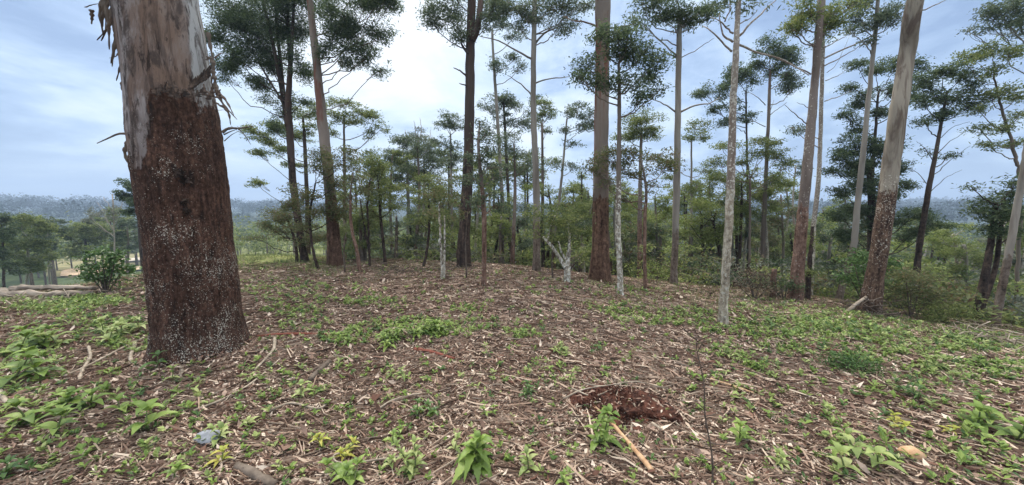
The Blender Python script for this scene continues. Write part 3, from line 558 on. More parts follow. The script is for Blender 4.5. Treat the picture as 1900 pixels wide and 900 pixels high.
T('leafy yellow green understorey tree spreading across the thick red-footed trunk', [(1197, 520), (1196, 420), (1199, 350), (1190, 300)], [7, 7, 5, 3], 'bk_reddishleaf', [(1120, 290, 34, 14), (1170, 285, 34, 14), (1215, 290, 36, 14), (1100, 310, 24, 10), (1150, 310, 34, 12), (1235, 310, 26, 12), (1185, 325, 34, 11), (1115, 330, 18, 8), (1210, 345, 18, 8), (1160, 368, 20, 8)], leaf='olive', d=7.2, cover=1.1)
T('thin tree with light green tufts just right of the straight grey eucalyptus', [(1283, 500), (1283, 400), (1283, 260)], [6, 5, 3], 'bk_grey', [(1290, 235, 22, 9), (1305, 250, 20, 9), (1275, 255, 14, 8), (1245, 300, 18, 8), (1308, 315, 20, 8), (1295, 345, 26, 10), (1240, 330, 16, 7)], leaf='mid', d=13)
T('slim dark eucalyptus with a rounded crown right of the cream white sapling', [(1414, 500), (1418, 400), (1423, 290), (1427, 190), (1429, 130)], [10, 9, 7, 6, 4], 'bk_brown', [(1425, 90, 28, 16), (1450, 100, 26, 22), (1410, 115, 24, 14), (1465, 130, 22, 24), (1470, 165, 22, 16), (1440, 128, 20, 16)], leaf='dark', d=11.5,
  dead=[([(1420, 195), (1405, 180), (1385, 170)], 2), ([(1420, 235), (1400, 225), (1385, 218)], 2), ([(1427, 215), (1440, 205), (1460, 190)], 2), ([(1427, 210), (1433, 195), (1436, 185)], 1.5)])
T('dark leafy eucalyptus whose crown hangs over the cream white sapling', [(1388, 500), (1388, 400), (1386, 280), (1384, 170)], [6, 5, 4, 3], 'bk_dark', [(1365, 130, 24, 16), (1385, 150, 26, 20), (1345, 160, 24, 16), (1320, 170, 24, 10), (1300, 175, 14, 9), (1345, 195, 26, 10), (1385, 215, 20, 10), (1350, 222, 24, 9), (1325, 205, 12, 8)], leaf='dark', d=12.5)
T('spreading green tree with flat pads between cream white sapling and leaning reddish trunk', [(1390, 520), (1391, 440), (1392, 330)], [6, 5, 4], 'bk_brown', [(1400, 265, 24, 9), (1430, 265, 22, 8), (1410, 285, 32, 10), (1450, 285, 24, 10), (1465, 305, 18, 9), (1340, 270, 26, 8), (1330, 300, 24, 9), (1375, 300, 20, 8), (1335, 330, 28, 9), (1440, 330, 24, 9)], leaf='mid', d=11)
T('pale bare stemmed eucalyptus close behind the leaning reddish trunk', [(1505, 520), (1509, 430), (1519, 330), (1524, 200), (1527, 85), (1529, 0)], [10, 10, 9, 8, 7, 6], 'bk_pale', [(1470, 235, 18, 8), (1490, 240, 16, 6), (1515, 85, 14, 8)], leaf='teal', d=9.2, cover=.9,
  dead=[([(1530, 108), (1570, 90), (1610, 70), (1640, 45), (1682, 5)], 4), ([(1530, 122), (1565, 104), (1600, 82)], 3), ([(1530, 188), (1560, 178), (1580, 168)], 2.5), ([(1530, 88), (1560, 72), (1580, 62)], 2.5), ([(1531, 150), (1555, 140), (1570, 130)], 2), ([(1534, 135), (1555, 115), (1578, 60)], 1.5)])
T('grey eucalyptus leaning right between the two thick right-hand trunks', [(1560, 540), (1583, 460), (1592, 370), (1603, 270), (1614, 160), (1623, 70), (1629, 0)], [15, 14, 12, 11, 9, 8, 7], 'bk_grey', [(1600, 40, 24, 14), (1635, 40, 30, 16), (1650, 20, 24, 16), (1590, 20, 20, 12), (1615, 75, 16, 8), (1660, 40, 16, 10), (1575, 55, 12, 9), (1610, 5, 30, 12)], leaf='teal', d=8.8, cover=1.05)
T('bushy eucalyptus with loose dark tiers behind the grey leaning one', [(1612, 480), (1615, 380), (1622, 270), (1630, 170)], [10, 9, 7, 4], 'bk_dark', [(1590, 120, 26, 10), (1625, 130, 28, 14), (1665, 115, 28, 16), (1700, 120, 24, 12), (1580, 160, 20, 10), (1610, 175, 22, 12), (1590, 195, 26, 10), (1570, 215, 20, 10), (1650, 170, 26, 16), (1640, 210, 26, 14), (1590, 240, 26, 12), (1695, 155, 22, 18), (1680, 190, 20, 12)], leaf='dark', d=10.2)
T('very dark dense shade tree standing behind the thick pale right-hand trunk', [(1622, 540), (1622, 460), (1618, 380), (1610, 300)], [22, 20, 16, 10], 'bk_dark', [(1585, 270, 34, 18), (1560, 290, 24, 12), (1630, 280, 36, 22), (1600, 310, 44, 20), (1555, 320, 26, 10), (1650, 320, 34, 20), (1610, 350, 50, 20), (1560, 355, 22, 9), (1650, 360, 32, 14), (1600, 390, 50, 18), (1555, 400, 30, 9), (1680, 340, 24, 9), (1640, 410, 40, 16), (1575, 430, 40, 14), (1690, 405, 40, 14), (1730, 415, 34, 10), (1690, 435, 34, 14)], leaf='dark', d=9.6, cover=1.7, name='shade_tree')
T('dark leaning eucalyptus with bare side twigs right of the thick pale trunk', [(1697, 560), (1703, 480), (1720, 370), (1735, 290), (1748, 220), (1757, 170)], [16, 14, 12, 9, 7, 5], 'bk_dark', [(1750, 135, 34, 14), (1785, 140, 24, 14), (1720, 150, 28, 14), (1800, 165, 20, 12), (1735, 175, 30, 14), (1775, 180, 30, 14), (1715, 190, 20, 12), (1755, 210, 30, 12), (1800, 195, 20, 10), (1715, 225, 18, 9), (1760, 290, 14, 6), (1725, 285, 12, 5)], leaf='dark', d=8.6,
  dead=[([(1735, 290), (1760, 265), (1790, 245)], 2.5), ([(1728, 330), (1760, 300), (1800, 270)], 2.5), ([(1722, 360), (1755, 330), (1785, 315)], 2), ([(1732, 300), (1715, 275), (1700, 262)], 2), ([(1724, 345), (1700, 320), (1686, 312)], 2), ([(1740, 260), (1770, 235), (1800, 225)], 2)])
T('dark double stemmed tree with drooping tiers near the right edge', [(1812, 585), (1828, 510), (1840, 440), (1848, 380)], [20, 18, 15, 10], 'bk_dark', [(1835, 375, 30, 10), (1870, 360, 30, 12), (1820, 392, 30, 9), (1850, 400, 40, 14), (1885, 340, 24, 12), (1880, 395, 26, 16), (1800, 345, 14, 5), (1845, 430, 34, 12), (1890, 430, 22, 12)], leaf='dark', d=6.6, forks=[([(1822, 570), (1846, 500), (1856, 430), (1864, 370)], 14, 8)], cover=1.3, name='double_stemmed_tree')
T('tall thin tree with a flat umbrella crown at the right edge', [(1890, 480), (1892, 340), (1885, 290), (1858, 200), (1843, 140)], [9, 9, 8, 6, 4], 'bk_brown', [(1800, 105, 28, 9), (1840, 90, 34, 12), (1880, 95, 28, 13), (1790, 118, 14, 6), (1845, 135, 26, 11), (1870, 165, 24, 11), (1840, 180, 24, 12), (1885, 180, 20, 10), (1820, 240, 26, 8), (1860, 235, 26, 9), (1890, 215, 16, 9), (1835, 270, 24, 7), (1885, 265, 20, 9), (1815, 205, 18, 8)], leaf='mid', d=8.4, cover=1.2)
T('leafy bough of a tree reaching in at the top right corner', [(1960, 500), (1950, 250), (1930, 60)], [16, 14, 10], 'bk_grey', [(1850, 12, 28, 14), (1885, 20, 30, 22), (1870, 45, 28, 10), (1840, 50, 18, 7), (1795, 58, 14, 5), (1895, 50, 24, 18), (1835, 30, 14, 8)], leaf='teal', d=8.8, cover=1.1)
# left-middle understorey and background
T('umbrella shaped eucalyptus behind the feathery wattle, its lowest pad floating in the sky gap', [(572, 470), (570, 380), (566, 280), (562, 215)], [9, 8, 7, 4], 'bk_dark', [(590, 200, 26, 12), (560, 215, 28, 12), (520, 230, 34, 12), (480, 245, 26, 12), (500, 262, 32, 12), (545, 255, 30, 12), (475, 285, 22, 10), (515, 282, 24, 10), (478, 342, 22, 9), (570, 240, 26, 12), (540, 305, 22, 8)], leaf='mid', d=14, cover=1.25)
T('umbrella shaped eucalyptus right of the red-footed brown trunk', [(640, 470), (640, 380), (639, 290), (638, 215)], [7, 6, 5, 3], 'bk_brown', [(640, 195, 30, 10), (670, 205, 26, 14), (625, 215, 22, 12), (650, 225, 26, 10), (695, 220, 18, 10), (708, 238, 12, 9), (690, 250, 12, 10), (612, 240, 18, 10)], leaf='mid', d=13, cover=1.25)
T('bushy olive shrub tree growing in front of the red-footed brown trunk', [(590, 492), (580, 460), (575, 400), (585, 340)], [6, 5, 5, 3], 'bk_dark', [(600, 290, 34, 12), (645, 285, 26, 12), (630, 305, 36, 12), (585, 315, 24, 12), (575, 355, 40, 16), (620, 345, 30, 16), (540, 380, 34, 14), (590, 390, 40, 18), (630, 390, 26, 20), (560, 420, 34, 12)], leaf='olive', d=9.0, cover=1.1, name='shrub_tree')
T('dark drooping shrub tree at the left end of the tree row', [(552, 490), (548, 450), (535, 410)], [7, 6, 4], 'bk_dark', [(510, 400, 24, 12), (535, 405, 30, 14), (490, 415, 18, 9), (525, 430, 34, 12), (475, 440, 22, 6), (560, 440, 28, 12), (600, 440, 30, 12)], leaf='olive', d=10.4, cover=1.2, name='shrub_tree')
T('thin straight dark sapling with a leafy round head, right of the red-footed brown trunk', [(716, 493), (712, 460), (706, 400), (702, 340)], [7, 6, 5, 3], 'bk_dark', [(690, 300, 24, 12), (715, 305, 22, 14), (700, 325, 30, 14), (680, 345, 20, 12), (725, 345, 22, 12), (705, 365, 28, 12), (730, 385, 18, 8), (690, 390, 16, 10)], leaf='mid', d=9.8, name='sapling')
T('leaning grey brown sapling with a kinked stem just right of the red-footed trunk', [(668, 503), (663, 470), (652, 420), (650, 360), (655, 320)], [8, 7, 6, 4, 3], 'bk_reddishleaf', [(655, 330, 20, 12), (675, 350, 20, 10), (640, 365, 18, 10)], leaf='olive', d=None, name='sapling', cover=.9)
T('thin twin stemmed sapling between the kinked sapling and the straight dark one', [(686, 496), (684, 440), (682, 380), (688, 330)], [5, 4, 4, 3], 'bk_dark', [(682, 375, 14, 10), (690, 410, 12, 8)], leaf='mid', name='sapling', forks=[([(685, 470), (676, 420), (668, 370)], 4, 2)], cover=.8)
T('dense bluish green round tree in the gap left of the dark forked trunk', [(757, 480), (758, 400), (756, 330)], [7, 7, 5], 'bk_grey', [(755, 265, 30, 14), (735, 285, 28, 14), (775, 285, 28, 14), (755, 305, 36, 14), (735, 325, 22, 10), (775, 325, 24, 12), (757, 340, 18, 9)], leaf='teal', d=15, cover=1.6)
T('pale twiggy half bare treetop above the dense bluish round tree', [(778, 450), (777, 330), (776, 260)], [5, 4, 2], 'bk_pale', [(775, 245, 18, 14), (790, 262, 18, 12), (765, 262, 14, 10)], leaf='pale', d=17, cover=.55, dead=[([(776, 280), (772, 250), (768, 225)], 2), ([(776, 275), (782, 245), (780, 218)], 2), ([(777, 290), (795, 262), (800, 240)], 2), ([(776, 290), (758, 262), (752, 240)], 2)])
T('dome crowned eucalyptus just left of the dark forked trunk', [(840, 470), (838, 380), (836, 250)], [6, 5, 3], 'bk_grey', [(835, 218, 28, 9), (825, 230, 24, 9), (850, 235, 16, 10), (815, 260, 18, 10), (840, 270, 18, 10), (822, 290, 20, 10), (845, 300, 16, 12)], leaf='teal', d=15, cover=1.15)
T('leafy dark sapling left of the pale twin stems', [(782, 500), (792, 465), (796, 420), (795, 370)], [6, 5, 5, 3], 'bk_dark', [(795, 335, 22, 12), (775, 355, 18, 10), (812, 350, 18, 12), (795, 375, 24, 12), (800, 400, 24, 12), (775, 410, 16, 8)], leaf='mid', d=9.4, name='sapling')
T('pair of thin white blotched stems rising side by side left of the dark forked trunk', [(819, 519), (819, 470), (816, 420), (814, 375)], [5, 5, 4, 3], 'bk_white', [(830, 340, 22, 12), (815, 360, 22, 10), (840, 370, 20, 12), (805, 395, 20, 9), (845, 400, 18, 10)], leaf='olive', name='sapling', forks=[([(824, 519), (825, 460), (825, 400)], 5, 3)], cover=.9, limbs=False)
T('small forked tree with white lichened limbs left of the thick red-footed trunk', [(1052, 524), (1053, 500), (1054, 478), (1057, 462)], [13, 12, 9, 7], 'bk_white', [(1030, 385, 30, 12), (1000, 400, 22, 10), (1050, 400, 30, 12), (1020, 415, 34, 12), (1055, 425, 28, 12), (985, 430, 22, 12), (1030, 440, 26, 10)], leaf='mid', name='lichened_tree',
  forks=[([(1050, 498), (1038, 478), (1022, 455), (1008, 440)], 9, 5), ([(1050, 482), (1042, 468), (1036, 448)], 5, 3), ([(1016, 450), (1020, 425), (1030, 400)], 4, 2), ([(1056, 465), (1056, 430), (1050, 405)], 6, 2)], cover=.85, limbs=False)
T('dark trunk stub with an ivy leafed foot beside the leaning reddish trunk', [(1499, 558), (1500, 520), (1504, 470), (1508, 420)], [12, 11, 9, 6], 'bk_dark', [(1500, 500, 12, 10), (1508, 450, 14, 10)], leaf='mid', name='tree_stub', cat='tree stub', limbs=False)
# left gap
T('broad grey green tree at the far left edge of the view below the hills', [(48, 545), (52, 490), (50, 440)], [6, 6, 4], 'bk_pale', [(40, 405, 44, 12), (20, 425, 34, 16), (65, 425, 38, 16), (40, 450, 48, 18), (80, 460, 28, 18), (10, 470, 28, 24), (60, 485, 38, 18)], leaf='mid', d=22, cover=1.5)
T('dark tree partly hidden by the left side of the huge leaning trunk', [(262, 470), (258, 420), (256, 360)], [7, 6, 4], 'bk_dark', [(240, 345, 24, 12), (262, 350, 22, 14), (235, 365, 22, 14), (260, 380, 26, 16), (240, 392, 18, 10), (225, 360, 10, 8)], leaf='dark', d=19, cover=1.6)
T('grey twiggy nearly bare tree in front of the hills left of the huge trunk', [(213, 500), (212, 440), (210, 380), (208, 360)], [4, 3, 3, 2], 'bk_pale', [(190, 400, 24, 14), (165, 410, 18, 12), (215, 400, 18, 14)], leaf='pale', d=24, cover=.5, dead=[([(212, 430), (195, 400), (180, 375)], 2), ([(211, 420), (222, 395), (228, 370)], 2), ([(212, 440), (180, 415), (160, 395)], 2), ([(210, 400), (202, 380), (190, 365)], 2)])
T('bushy dark tree in the middle of the left valley gap', [(160, 500), (158, 470), (160, 430)], [8, 7, 4], 'bk_dark', [(150, 425, 34, 14), (190, 430, 34, 14), (125, 435, 30, 14), (165, 445, 44, 16), (215, 445, 24, 16), (140, 462, 34, 14), (190, 465, 34, 12)], leaf='mid', d=33, cover=1.6)
T('leafy tree standing behind the broadleaf shrub in the left gap', [(236, 500), (238, 460), (236, 420)], [6, 5, 3], 'bk_brown', [(225, 420, 24, 12), (250, 425, 20, 14), (240, 445, 28, 14), (215, 440, 18, 10)], leaf='teal', d=27, cover=1.4)
T('feathery green tree between the far left tree and the felled logs', [(92, 520), (90, 470), (88, 430)], [5, 5, 3], 'bk_grey', [(85, 415, 26, 14), (105, 425, 22, 12), (75, 435, 26, 14), (100, 448, 28, 14), (85, 465, 30, 14)], leaf='teal', d=26, cover=1.4)
T('rounded dark green tree cut by the left edge above the felled logs', [(8, 540), (6, 480), (4, 430)], [7, 6, 4], 'bk_dark', [(0, 405, 30, 12), (-15, 430, 34, 16), (15, 440, 28, 14), (0, 470, 34, 18), (20, 500, 24, 14)], leaf='dark', d=19, cover=1.5)
T('tree with tiered crown just left of the huge trunk, above the pale path', [(205, 480), (207, 450), (205, 410)], [5, 4, 3], 'bk_brown', [(205, 395, 22, 10), (185, 408, 24, 10), (222, 410, 22, 12), (200, 425, 32, 12), (175, 440, 26, 10)], leaf='mid', d=38, cover=1.5)
# broadleaf shrubs near by
def shrub(label, px, py, clumps, leaf, stems=4, L=.12, cover=1.1, d=None):
    base = hit(px, py) if d is None else None
    if base is None:
        base = at(px, py, d); base[2] = gz(base[0], base[1])
    d = base[1]; t = thing('shrub', label, 'shrub', base)
    g = Geo(); F_, cent = foliage(clumps, d, None, L/max(.085, 5.4*d/FPX), cover, .5)
    for (C, RX, RY, RZ, T_) in cent:
        S = spline([base-np.array([0, 0, .05]), (base+C)/2+np.array([0, 0, -.1*RX]), C], 7); g.add(*tube(S, np.linspace(.016, .007, 7), 5))
        for s_ in T_[:5]: g.add(*tube(spline([C, s_], 3), [.006, .004, .003], 4))
    g.obj('stem', M['twig'], t, True, base); F_.obj('foliage', M[leaf], t, False, base); return t
shrub('glossy green broadleaf shrub left of the huge trunk, above the felled logs', 196, 545, [(190, 470, 26, 12), (215, 480, 20, 14), (175, 490, 22, 12), (200, 500, 34, 12), (225, 505, 20, 10), (165, 508, 16, 8), (190, 520, 30, 10)], 'weedd', L=.15, cover=1.3)
shrub('bright green broadleaf shrub against the foot of the thick pale right-hand trunk', 1608, 572, [(1600, 475, 28, 8), (1640, 485, 26, 9), (1585, 490, 26, 10), (1620, 505, 40, 12), (1575, 510, 18, 9), (1655, 500, 18, 10), (1600, 530, 30, 12), (1640, 525, 20, 10)], 'weedd', L=.11, cover=1.1)
shrub('brown withered bush between the cream white sapling and the brown stump post', 1400, 555, [(1385, 505, 22, 10), (1415, 510, 20, 12), (1395, 525, 30, 12), (1370, 530, 18, 10), (1425, 535, 18, 12)], 'brown', L=.07, cover=.6)
shrub('rusty leaved bush right of the thick pale trunk on the slope edge', 1690, 590, [(1680, 510, 26, 14), (1710, 520, 24, 14), (1690, 540, 34, 16), (1720, 560, 24, 12), (1665, 560, 20, 12), (1740, 545, 20, 12)], 'olive', L=.07)
shrub('dark leafy bush right of the brown stump post', 1455, 555, [(1445, 520, 22, 12), (1460, 535, 20, 12), (1430, 530, 12, 10)], 'dark', L=.07)
shrub('low dusty green bush under the rusty leaved one at the crest', 1760, 603, [(1750, 570, 30, 12), (1780, 580, 22, 10), (1730, 585, 22, 10)], 'mid', L=.06)
shrub('low dense green bush alone on the right of the clearing', 1588, 690, [(1560, 672, 20, 10), (1590, 668, 24, 12), (1610, 676, 16, 10), (1580, 680, 28, 8)], 'weedd', L=.045, cover=1.8)
# ---- anonymous slender trees and thicket on the slope beyond
USED = set()
def slope_tree(zone, px, d, h_px, wpx, leaf, bark):
    b = at(px, 450, d); b[2] = gz(b[0], b[1])
    lw = {'mid': 'green', 'teal': 'bluish', 'yellow': 'yellow green', 'olive': 'olive brown', 'dark': 'dark'}[leaf]; bw = {'bk_grey': 'grey', 'bk_dark': 'blackish', 'bk_brown': 'brown', 'bk_pale': 'pale'}[bark]
    kinds = ['tall' if h_px < 345 else 'low', 'narrow' if wpx < 25 else 'wide']
    lab = None
    zone = zone.replace(' the ', ' ')
    for extra in ('', 'slightly ', 'rather ', 'fairly ', 'quite '):
        l_ = '%s%s %s crowned tree, %s stem, on slope %s' % (extra, kinds[0], lw, bw, zone)
        l2 = '%s%s %s crowned tree, %s stem, on slope %s' % (extra, kinds[1], lw, bw, zone)
        for c in (l_, l2):
            if lab is None and c not in USED: lab = c
    USED.add(lab); cl = []; r = R.uniform(.8, 1.3); nk = R.integers(5, 9)
    for k in range(nk):
        f = k/6; cl.append((px+R.normal()*wpx*.45, h_px+wpx*.3+f*wpx*1.4*r, wpx*R.uniform(.35, .6), wpx*R.uniform(.18, .32)))
    return tree(lab, [(px+R.normal()*4, 470), (px+R.normal()*3, (470+h_px)/2), (px, h_px+wpx*.5)], [max(5., 85/d), max(4., 64/d), 3], bark, cl, leaf, d=d, name='slender_tree', group='slender trees on the slope beyond the clearing', sides=7, cover=.85, limbs=True, twigs=False, jag=.01)
zones = [(630, 740, 'left of the bluish round tree', 10, 270, 400), (760, 855, 'left of the dark forked trunk', 10, 260, 400), (880, 985, 'right of the dark forked trunk', 13, 260, 400), (1005, 1105, 'left of the thick red-footed trunk', 11, 340, 410),
         (1125, 1240, 'right of the thick red-footed trunk', 12, 330, 420), (1265, 1335, 'left of the cream white sapling', 10, 300, 420), (1355, 1480, 'right of the cream white sapling', 15, 310, 420),
         (1500, 1600, 'behind the grey leaning tree', 6, 360, 430), (1680, 1810, 'right of the thick pale trunk', 9, 400, 460), (1850, 1960, 'at the right edge', 5, 380, 450)]
for a, b, zn, n, t0_, t1_ in zones:
    for k in range(n):
        slope_tree(zn, a+(b-a)*(k+R.uniform(.1, .9))/n, R.uniform(10.5, 22), R.uniform(t0_-20, t1_), R.uniform(28, 58), R.choice(['mid', 'teal', 'yellow', 'olive', 'mid', 'mid', 'yellow']), R.choice(['bk_grey', 'bk_dark', 'bk_brown', 'bk_pale']))
def thicket():
    for name, leaf, n, sd, rng_px in [('undergrowth', 'mid', 58, 1, (590, 2200)), ('undergrowth', 'yellow', 58, 2, (700, 2200)), ('undergrowth', 'dark', 16, 3, (640, 2200)), ('undergrowth', 'pale', 40, 4, (660, 1950)), ('undergrowth', 'olive', 44, 5, (900, 1950))]:
        rng = np.random.default_rng(sd); G = Geo(); S = Geo()
        for k in range(n):
            px = rng.uniform(*rng_px); u = (px-950)/FPX; rc = np.interp(math.atan(u), _th, _rr); r = rc + 1.2 + rng.uniform(0, 1)**1.4*20
            x, y = r*math.sin(math.atan(u)), r*math.cos(math.atan(u)); z = float(gz(x, y)); h = rng.uniform(.35, 2.4)*min(1.3, .22+(r-rc)/12)
            if rng.random() < .18: h *= 1.35
            c = np.array([x, y, z]); RX = rng.uniform(.5, 1.3); nt_ = int(19*RX*(.6+h/2))
            T_ = c + np.stack([rng.normal(size=nt_)*RX*.55, rng.normal(size=nt_)*RX*.55, h*rng.uniform(.12, 1, nt_)**.7], -1)
            lf = (T_[:, None, :] + rng.normal(size=(nt_, 22, 3))*np.array([.13, .13, .05])).reshape(-1, 3)
            LN = max(.10, .0105*r); v, q = leaf_quads(lf, LN, LN*.38, .6, rng); G.add(v, q)
            for j in range(3):
                S.add(*tube(spline([c, c+np.array([rng.normal()*.2, rng.normal()*.2, h*.5]), T_[j]], 5), np.linspace(.016, .005, 5), 4, cap=False))
        o = G.obj(name, M[leaf]); tag(o, kind='stuff'); o['label'] = {'mid': 'mid green tangled undergrowth on the slope beyond the crest', 'yellow': 'yellow green undergrowth on the slope beyond the crest', 'dark': 'dark green undergrowth on the slope beyond the crest', 'pale': 'greyish undergrowth on the slope beyond the crest', 'olive': 'brownish olive undergrowth on the slope beyond the crest'}[leaf]; o['category'] = 'undergrowth'
        o2 = S.obj('undergrowth_stems', M['greytwig' if leaf == 'pale' else 'twig']); tag(o2, 'thin woody stems inside the undergrowth, ' + leaf + ' coloured patches', 'undergrowth', kind='stuff')
thicket()
def woodland():
    for nm, leaf, r0, r1, n, lab in [('woodland', 'mid', 42, 130, 420, 'green woodland covering the near valley slopes'), ('woodland', 'teal', 60, 300, 900, 'bluish green woodland covering the middle distance'), ('distant_woodland', 'far', 280, 1150, 3000, 'dark forest covering the far hills')]:
        rng = np.random.default_rng(int(r0)); G = Geo(); S = Geo()
        th = rng.uniform(-1.15, 1.15, n); r = np.sqrt(rng.uniform(r0**2, r1**2, n)) if r0 < 200 else rng.uniform(r0, r1, n)
        x, y = r*np.sin(th), r*np.cos(th); z = gz(x, y)
        px = 950+FPX*np.tan(th)
        dens = fbm(x/ (r0*.6), y/(r0*.6), 2.0, 2)
        for i in range(n):
            open_ = (px[i] < 345 and 38 < r[i] < 110 and px[i] > 95 and (CAM[2]-z[i])/y[i] > .07 and (CAM[2]-z[i]-5)/y[i] > .02)
            if open_ or dens[i] < -.45: continue
            h = rng.uniform(5, 10) if r0 < 200 else rng.uniform(9, 20); RX = h*rng.uniform(.28, .45)*(1.5 if r0 > 200 else 1)
            nl = 260 if r[i] < 130 else (90 if r[i] < 300 else 100); LN = .0075*r[i] if r[i] < 300 else .0042*r[i]
            nt_ = max(5, nl//9); u = unit(rng.normal(size=(nt_, 3))); u[:, 2] = abs(u[:, 2])*1.0-.25
            T_ = np.array([x[i], y[i], z[i]+h*.62]) + u*np.array([RX, RX, h*.34])*rng.uniform(.5, 1.1, (nt_, 1))
            lf = (T_[:, None, :] + rng.normal(size=(nt_, 9, 3))*RX*.2*np.array([1, 1, .5])).reshape(-1, 3)
            v, q = leaf_quads(lf, LN, LN*.5, .6 if r[i] < 250 else 2.2, rng); G.add(v, q)
            if r[i] < 130: S.add(*tube([[x[i], y[i], z[i]-.2], [x[i], y[i], z[i]+h*.7]], [.14, .06], 5, cap=False))
        o = G.obj(nm, M[leaf]); tag(o, lab, 'woodland', kind='stuff')
        if S.n: tag(S.obj('woodland_trunks', M['bk_grey']), 'pale trunks of the ' + lab, 'woodland', kind='stuff')
woodland()
# ------------------------------------------------------------------ litter: chips, dead leaves, twigs lying on the ground
def polar_pts(n, r0, r1, rng, p=1.0, half=1.12):
    th = rng.uniform(-half, half, n); r = r0 + (r1-r0)*rng.uniform(0, 1, n)**p
    rc = np.interp(th, _th, _rr); px_ = 950+FPX*np.tan(np.clip(th, -1.3, 1.3)); bank = np.interp(px_, [420, 450, 560, 660], [0, 1, 1, 0]); k = (r < rc+.8) & (rng.random(n) > bank*np.clip((r/rc-.72)*6, 0, .93))
    return (r*np.sin(th))[k], (r*np.cos(th))[k], r[k]
mlit = leaf_mat('dead_leaf_litter', [(.048, .028, .021), (.12, .074, .056), (.20, .132, .102), (.28, .19, .148), (.38, .28, .22), (.50, .40, .32), (.66, .56, .46), (.11, .055, .04), (.22, .135, .10)], .08, .8, .1)
def litter():
    rng = np.random.default_rng(5)
    G = Geo()
    for n, r0, r1, ln, p in [(190000, 1.0, 5.2, .026, .85), (150000, 4.6, 9.5, .034, .9), (60000, 8.5, 15, .05, 1)]:
        x, y, r = polar_pts(n, r0, r1, rng, p); m = len(x)
        yaw = rng.uniform(0, 2*np.pi, m); pit = rng.normal(size=m)*.28; rol = rng.normal(size=m)*.45
        d = np.stack([np.cos(yaw)*np.cos(pit), np.sin(yaw)*np.cos(pit), np.sin(pit)], -1)
        s0 = unit(np.cross(d, [0, 0, 1.0])); n0 = np.cross(s0, d)
        s = s0*np.cos(rol)[:, None]+n0*np.sin(rol)[:, None]; nn = np.cross(s, d)
        Ls = ln*rng.lognormal(0, .45, m); Ws = Ls*rng.uniform(.15, .5, m)
        c = np.stack([x, y, gz(x, y)+rng.uniform(.002, .02, m)+abs(np.sin(pit))*Ls*.4], -1)
        cu = (Ls*rng.uniform(-.1, .22, m))[:, None]*nn
        a = c-d*Ls[:, None]/2+cu; b = c+d*Ls[:, None]/2+cu*.6
        m1, m2 = c+s*Ws[:, None]/2-d*(Ls*.1)[:, None], c-s*Ws[:, None]/2-d*(Ls*.1)[:, None]
        v = np.stack([a, m1, b, m2], 1).reshape(-1, 3); G.add(v, t=(np.arange(m)[:, None, None]*4+np.array([[0, 1, 3], [1, 2, 3]])).reshape(-1, 3))
    # drift of leaves banked against the foot of the big trunk
    m = 2600; a = rng.uniform(0, 6.28, m); q = rng.uniform(0, 1, m)**1.6; r = .33+.34*q; x = FBASE[0]+np.cos(a)*r*1.05; y = FBASE[1]+np.sin(a)*r
    c = np.stack([x, y, gz(x, y)+rng.uniform(0, .075, m)*(1-q)+.008], -1); v, q4 = leaf_quads(c, .05, .016, .9, rng, 0); G.add(v, q4)
    o = G.obj('leaf_litter', mlit); tag(o, 'brown and pinkish dead leaves and wood chips strewn over the clearing', 'leaf litter', kind='stuff')
    # twigs: bent thin prisms
    G = Geo(); x, y, r = polar_pts(64000, 1.0, 13, rng, .95); m = len(x)
    flow = np.where(x < -.3, .45, -.35) + .9*fbm(x*.5, y*.5, 4.0, 2)
    yaw = np.where(rng.random(m) < .55, flow+rng.normal(size=m)*.35, rng.uniform(0, np.pi, m)); Ls = rng.lognormal(-2.1, .6, m)*(1+r*.05); Ls = np.clip(Ls, .04, .55)
    d = np.stack([np.cos(yaw), np.sin(yaw), rng.normal(size=m)*.06], -1); sd = np.stack([-np.sin(yaw), np.cos(yaw), 0*yaw], -1)
    rad = np.clip(.0018+.005*rng.uniform(0, 1, m)**3+.0003*r, 0, .009)
    rows = []
    for f in (-.5, 0, .5):
        c = np.stack([x, y, 0*x], -1)+d*(Ls*f)[:, None] + sd*(Ls*.07*rng.normal(size=m)*(f == 0))[:, None]
        c[:, 2] += gz(c[:, 0], c[:, 1])+rad+.006+rng.uniform(0, .02, m)
        for k in range(3):
            a = k*2.094; rows.append(c+(sd*math.cos(a)+np.array([0, 0, 1.0])*math.sin(a))*rad[:, None]*(1.15-.3*(f+.5)))
    v = np.stack(rows, 1).reshape(-1, 3); b = np.arange(m)[:, None, None]*9
    q = np.array([[i*3+k, i*3+(k+1) % 3, i*3+3+(k+1) % 3, i*3+3+k] for i in (0, 1) for k in range(3)])
    G.add(v, (b+q).reshape(-1, 4))
    mt = leaf_mat('twig_litter', [(.05, .032, .025), (.12, .08, .06), (.22, .15, .11), (.34, .25, .19), (.50, .41, .32), (.15, .07, .05)], 0, .85, .1)
    tag(G.obj('twig_litter', mt), 'thin dry twigs strewn over the clearing', 'twig litter', kind='stuff')
litter()
